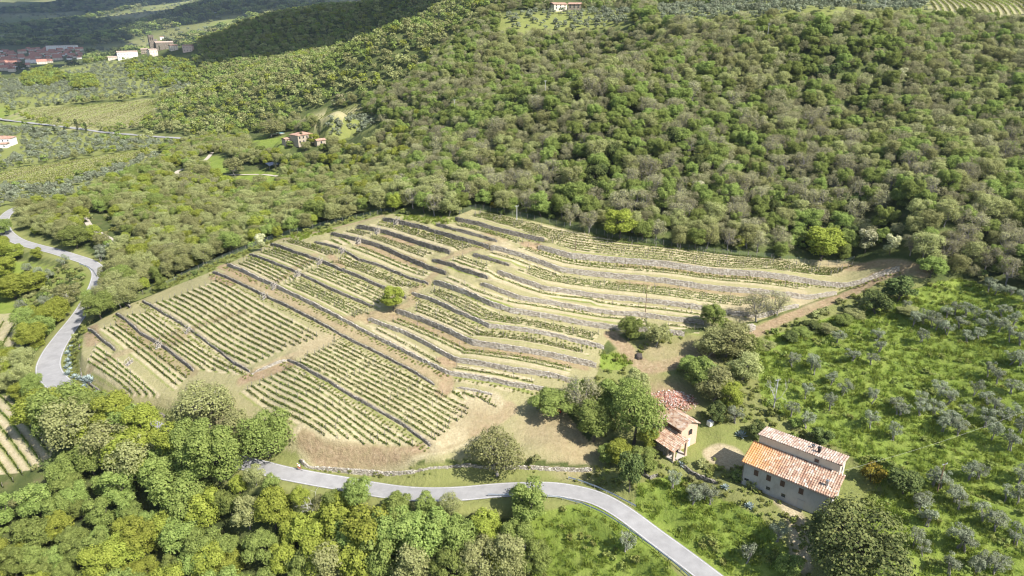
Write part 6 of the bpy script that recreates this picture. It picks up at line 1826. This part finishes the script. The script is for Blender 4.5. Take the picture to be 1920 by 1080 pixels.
t_ = np.linspace(0, 1, 16)[:, None]; C_ = A_ * (1 - t_) + B_ * t_; C_[:, 2] -= 1.3 * np.sin(t_[:, 0] * math.pi)
pole(1990, 800, 8.2, WPOLE, 'brown wooden utility pole beyond the right edge holding the cable')
b.tube(C_, .016, 4); tag(b.build('overhead_cable', plain('pale_cable', (.34, .33, .27))), 'thin overhead cable from the farmhouse across the olive grove', 'cable')

# ------------------------------------------------------------------ olive groves, hedges and vine rows of the valley
olive_at = bilin(olive.astype(float)); fieldv_at = bilin(field.astype(float))
gx, gy = rng.uniform(-1300, 460, 85000), rng.uniform(330, 1500, 85000)
m = (olive_at(gx, gy) > .8) & (rng.uniform(size=len(gx)) < np.clip(.74 + vnoise(gx, gy, 60, 41) * .9, .15, .97))
a, b = project(gx, gy, height(gx, gy)); m &= (a > -60) & (a < 1980) & (b > -10)
ra = np.minimum.reduce([seg_dist(gx, gy, resample(Q, 10))[0] for Q in (FARROAD, GRAVEL)]); m &= ra > 7
for q in NOTREES[9:]: m &= ~inpoly(a, b, q)
gx, gy = gx[m], gy[m]
# thickets of fresh green among the olives
cop = np.zeros(len(gx), bool); a, b = project(gx, gy, height(gx, gy))
for q in COPSE: cop |= inpoly(a, b, q)
idx = rng.integers(0, 2, len(gx))
stuff('distant_olive_grove', np.stack([gx, gy, height(gx, gy) - .1], -1), rng.uniform(.6, 1.2, len(gx)), idx, FARP['olive'], 'grey green olive groves on the valley floor and the far slopes', 'olive grove')
cx, cy = [], []
for q in COPSE:
    for _ in range(330):
        u_, v_ = rng.uniform(q[:, 0].min(), q[:, 0].max()), rng.uniform(q[:, 1].min(), q[:, 1].max())
        if inpoly(np.array([u_]), np.array([v_]), q)[0]: cx.append(u_); cy.append(v_)
cw_ = ground_hit(np.c_[cx, cy]); cw_ = cw_[(cw_[:, 1] > 700) & (cw_[:, 1] < 1300)]
# hedges and edge trees along the fields and the valley road
hd = []
for pts, st in (('20 210 60 226 110 240 200 247', 9), ('200 247 285 232 292 212', 8), ('300 184 292 208', 8), ('-10 322 60 309 180 291 275 280', 8), ('280 290 190 322 110 350 0 362', 7), ('60 224 120 230 180 240', 10), ('200 262 260 266 330 268', 7), ('230 118 372 160', 12), ('340 180 372 165 380 130', 10), ('0 148 60 140 130 122', 14), ('20 206 120 198 200 186 300 184', 11)):
    Q = resample(ground_hit(POLY(pts)), st)
    hd.append(Q + np.c_[rng.normal(0, 2.5, (len(Q), 2)), np.zeros(len(Q))])
hd = np.concatenate(hd); hd[:, 2] = height(hd[:, 0], hd[:, 1]) - .2
hm_ = FARP['oak'] + FARP['spring'] + FARP['khaki']
allh = np.concatenate([hd, cw_])
stuff('valley_hedge', allh, np.r_[rng.uniform(.4, .95, len(hd)), rng.uniform(.55, 1.25, len(cw_))], np.r_[rng.integers(0, 6, len(hd)), rng.choice([0, 1, 2, 3], len(cw_))], hm_, 'hedges, copses and field edge trees of the valley', 'hedge')
# distant hills: woods as clumps
CL = [make_tree_mesh(kd, 960 + k, 26, 40, 4.2, 330, 14, base=.0, flat=.6)[0] for k, kd in enumerate(('oak', 'khaki', 'holm', 'olive'))]
r_ = np.hypot(wx_, wy_)
a, b = project(wx_, wy_, height(wx_, wy_)); wv2 = wood_at(wx_, wy_)
town_poly = POLY('-20 86 160 84 170 126 60 150 -20 150')
m = (r_ > 1450) & (a > -80) & (a < 1980) & (b > -30) & ((wv2 > .5) | (rng.uniform(size=len(wx_)) < .35)) & ~((wy_ < 3000) & inpoly(a, b, town_poly) & (rng.uniform(size=len(wx_)) < .985))
hp = np.stack([wx_, wy_, height(wx_, wy_) - 2], -1)[m]
wv2 = wv2[m]
kk = np.where(wv2 > .5, rng.choice([0, 0, 1, 2, 2], len(hp)), rng.choice([3, 3, 1], len(hp)))
stuff('distant_hill_wood', hp, np.where(wv2 > .5, rng.uniform(.6, 1.15, len(hp)), rng.uniform(.25, .55, len(hp))), kk, CL, 'woods and olive terraces on the far hills', 'wood')
# rows of the far fields
def far_rows(poly, direction, gap, name, label, grp, width=.72):
    W_ = ground_hit(np.array(poly)); c0 = W_.mean(0)
    d = np.array(direction, float); d /= np.linalg.norm(d); nn = np.array([-d[1], d[0]])
    t = (W_[:, :2] - c0[:2]) @ nn; s = (W_[:, :2] - c0[:2]) @ d
    wp = W_[:, :2]
    for o_ in np.arange(t.min() + gap / 2, t.max(), gap):
        ss = np.arange(s.min(), s.max(), 4.0)
        P = c0[:2] + np.outer(ss, d) + nn * o_
        ins = inpoly(P[:, 0], P[:, 1], wp)
        P = P[ins]
        if len(P) < 4: continue
        cutp = np.where(np.hypot(*np.diff(P, axis=0).T) > 4.2)[0]
        if len(cutp): P = max(np.split(P, cutp + 1), key=len)
        if len(P) < 4: continue
        n_ = (len(P) - 1) * 19
        lp = np.c_[np.interp(np.linspace(0, len(P) - 1, n_), np.arange(len(P)), P[:, 0]), np.interp(np.linspace(0, len(P) - 1, n_), np.arange(len(P)), P[:, 1])] + rng.normal(0, .16, (n_, 2))
        L3 = np.c_[lp, height(lp[:, 0], lp[:, 1]) + rng.uniform(.2, 1.0, n_)]
        o0 = L3[0].copy(); me = quads_mesh('vine_row', leaf_quads(L3 - o0, rng.normal(size=(n_, 3)) + [0, 0, 1.2], width, rng), LEAF['weed'], np.clip(rng.normal(.5, .25, n_), 0, 1))
        o = link(bpy.data.objects.new('vine_row', me)); o.location = o0
        tag(o, label, 'vine row', grp)
far_rows(FIELDS['far'], (.25, 1), 3.6, 'vine_row', 'thin green vine row in the pale field beyond the valley road', 'vine rows beyond the valley road')
far_rows(FIELDS['near'], (.2, 1), 3.4, 'vine_row', 'thin green vine row in the pale field at the left edge', 'vine rows at the left edge')
far_rows(FIELDS['top'], (.5, 1), 3.4, 'vine_row', 'thin green vine row in the hilltop field at the top right', 'vine rows at the top right')
far_rows(FIELDS['mid'], (.8, 1), 3.4, 'vine_row', 'thin vine row in the pale field above the villa', 'vine rows above the villa')

# ------------------------------------------------------------------ clouds: their shade lies on the valley and the far slopes
cm, n, bs = new_mat('cloud_white'); bs.inputs['Base Color'].default_value = (.85, .86, .88, 1); bs.inputs['Roughness'].default_value = 1; bs.inputs['Specular IOR Level'].default_value = 0
def cloud(spots, alt, label, seed):
    """a bank of cumulus puffs; spots: where their shade falls (ground point, radius)"""
    g = np.random.default_rng(seed); bm = bmesh.new()
    for (x, y, z), r in spots:
        k = (alt - z) / SUN.z
        c_ = Vector((x, y, z)) + SUN * k
        for m in range(4):
            rr = r * (1 if m == 0 else g.uniform(.4, .65)); off = Vector((0, 0, 0)) if m == 0 else Vector((g.uniform(-.7, .7) * r, g.uniform(-.7, .7) * r, g.uniform(.0, .25) * r))
            M_ = Matrix.Translation(c_ + off) @ Matrix.Diagonal((rr, rr, rr * .42, 1))
            ret = bmesh.ops.create_icosphere(bm, subdivisions=3, radius=1, matrix=M_)
            for v in ret['verts']:
                d = (v.co - c_ - off); v.co += d * (.14 * math.sin(v.co.x * 6 / r) * math.sin(v.co.y * 6.7 / r) + .10 * math.sin(v.co.z * 11 / r + v.co.x * 9 / r))
    me = bpy.data.meshes.new('cloud'); bm.to_mesh(me); bm.free(); me.materials.append(cm)
    for p in me.polygons: p.use_smooth = True
    o = link(bpy.data.objects.new('cloud', me)); tag(o, kind='structure')
G = lambda px, py, r: (tuple(on_ground(px, py)), r)
cloud([G(430, 72, 75), G(470, 95, 60), G(520, 75, 90), G(590, 62, 85), G(650, 45, 95), G(720, 22, 90), G(560, 40, 100), G(800, 8, 70), G(640, 12, 110), G(500, 50, 80), G(392, 92, 45), G(318, 88, 30)], 820, '', 3)
cloud([G(20, 112, 230), G(70, 105, 230), G(112, 102, 150), G(40, 92, 300), G(110, 90, 220), G(30, 130, 150), G(10, 80, 420), G(110, 76, 420), G(160, 72, 270), G(60, 66, 480), G(170, 58, 360), G(20, 55, 420)], 1500, '', 4)
cloud([G(30, 22, 620), G(110, 12, 600), G(190, 6, 560), G(430, 2, 460), G(520, 0, 500), G(330, -3, 420), G(280, 28, 200), G(570, 12, 260)], 1700, '', 5)

# ------------------------------------------------------------------ the air itself
hzm = bpy.data.materials.new('haze_air'); hzm.use_nodes = True
hn = hzm.node_tree; hn.nodes.clear()
ho = hn.nodes.new('ShaderNodeOutputMaterial'); pv = hn.nodes.new('ShaderNodeVolumePrincipled')
pv.inputs['Color'].default_value = (.66, .80, 1.0, 1); pv.inputs['Density'].default_value = 5.0e-5; pv.inputs['Anisotropy'].default_value = .2
hn.links.new(pv.outputs[0], ho.inputs['Volume'])
zlo, zhi = float(GZ.min()) - 1.0, float(GZ.max()) + 45.0
b = MB(); b.box((0, 4600, (zlo + zhi) / 2), (14600, 10400, zhi - zlo))
hz = b.build('haze', hzm); tag(hz, 'thin bluish air over the whole landscape', 'haze', kind='stuff')
print('haze top', zhi, 'bottom', zlo)
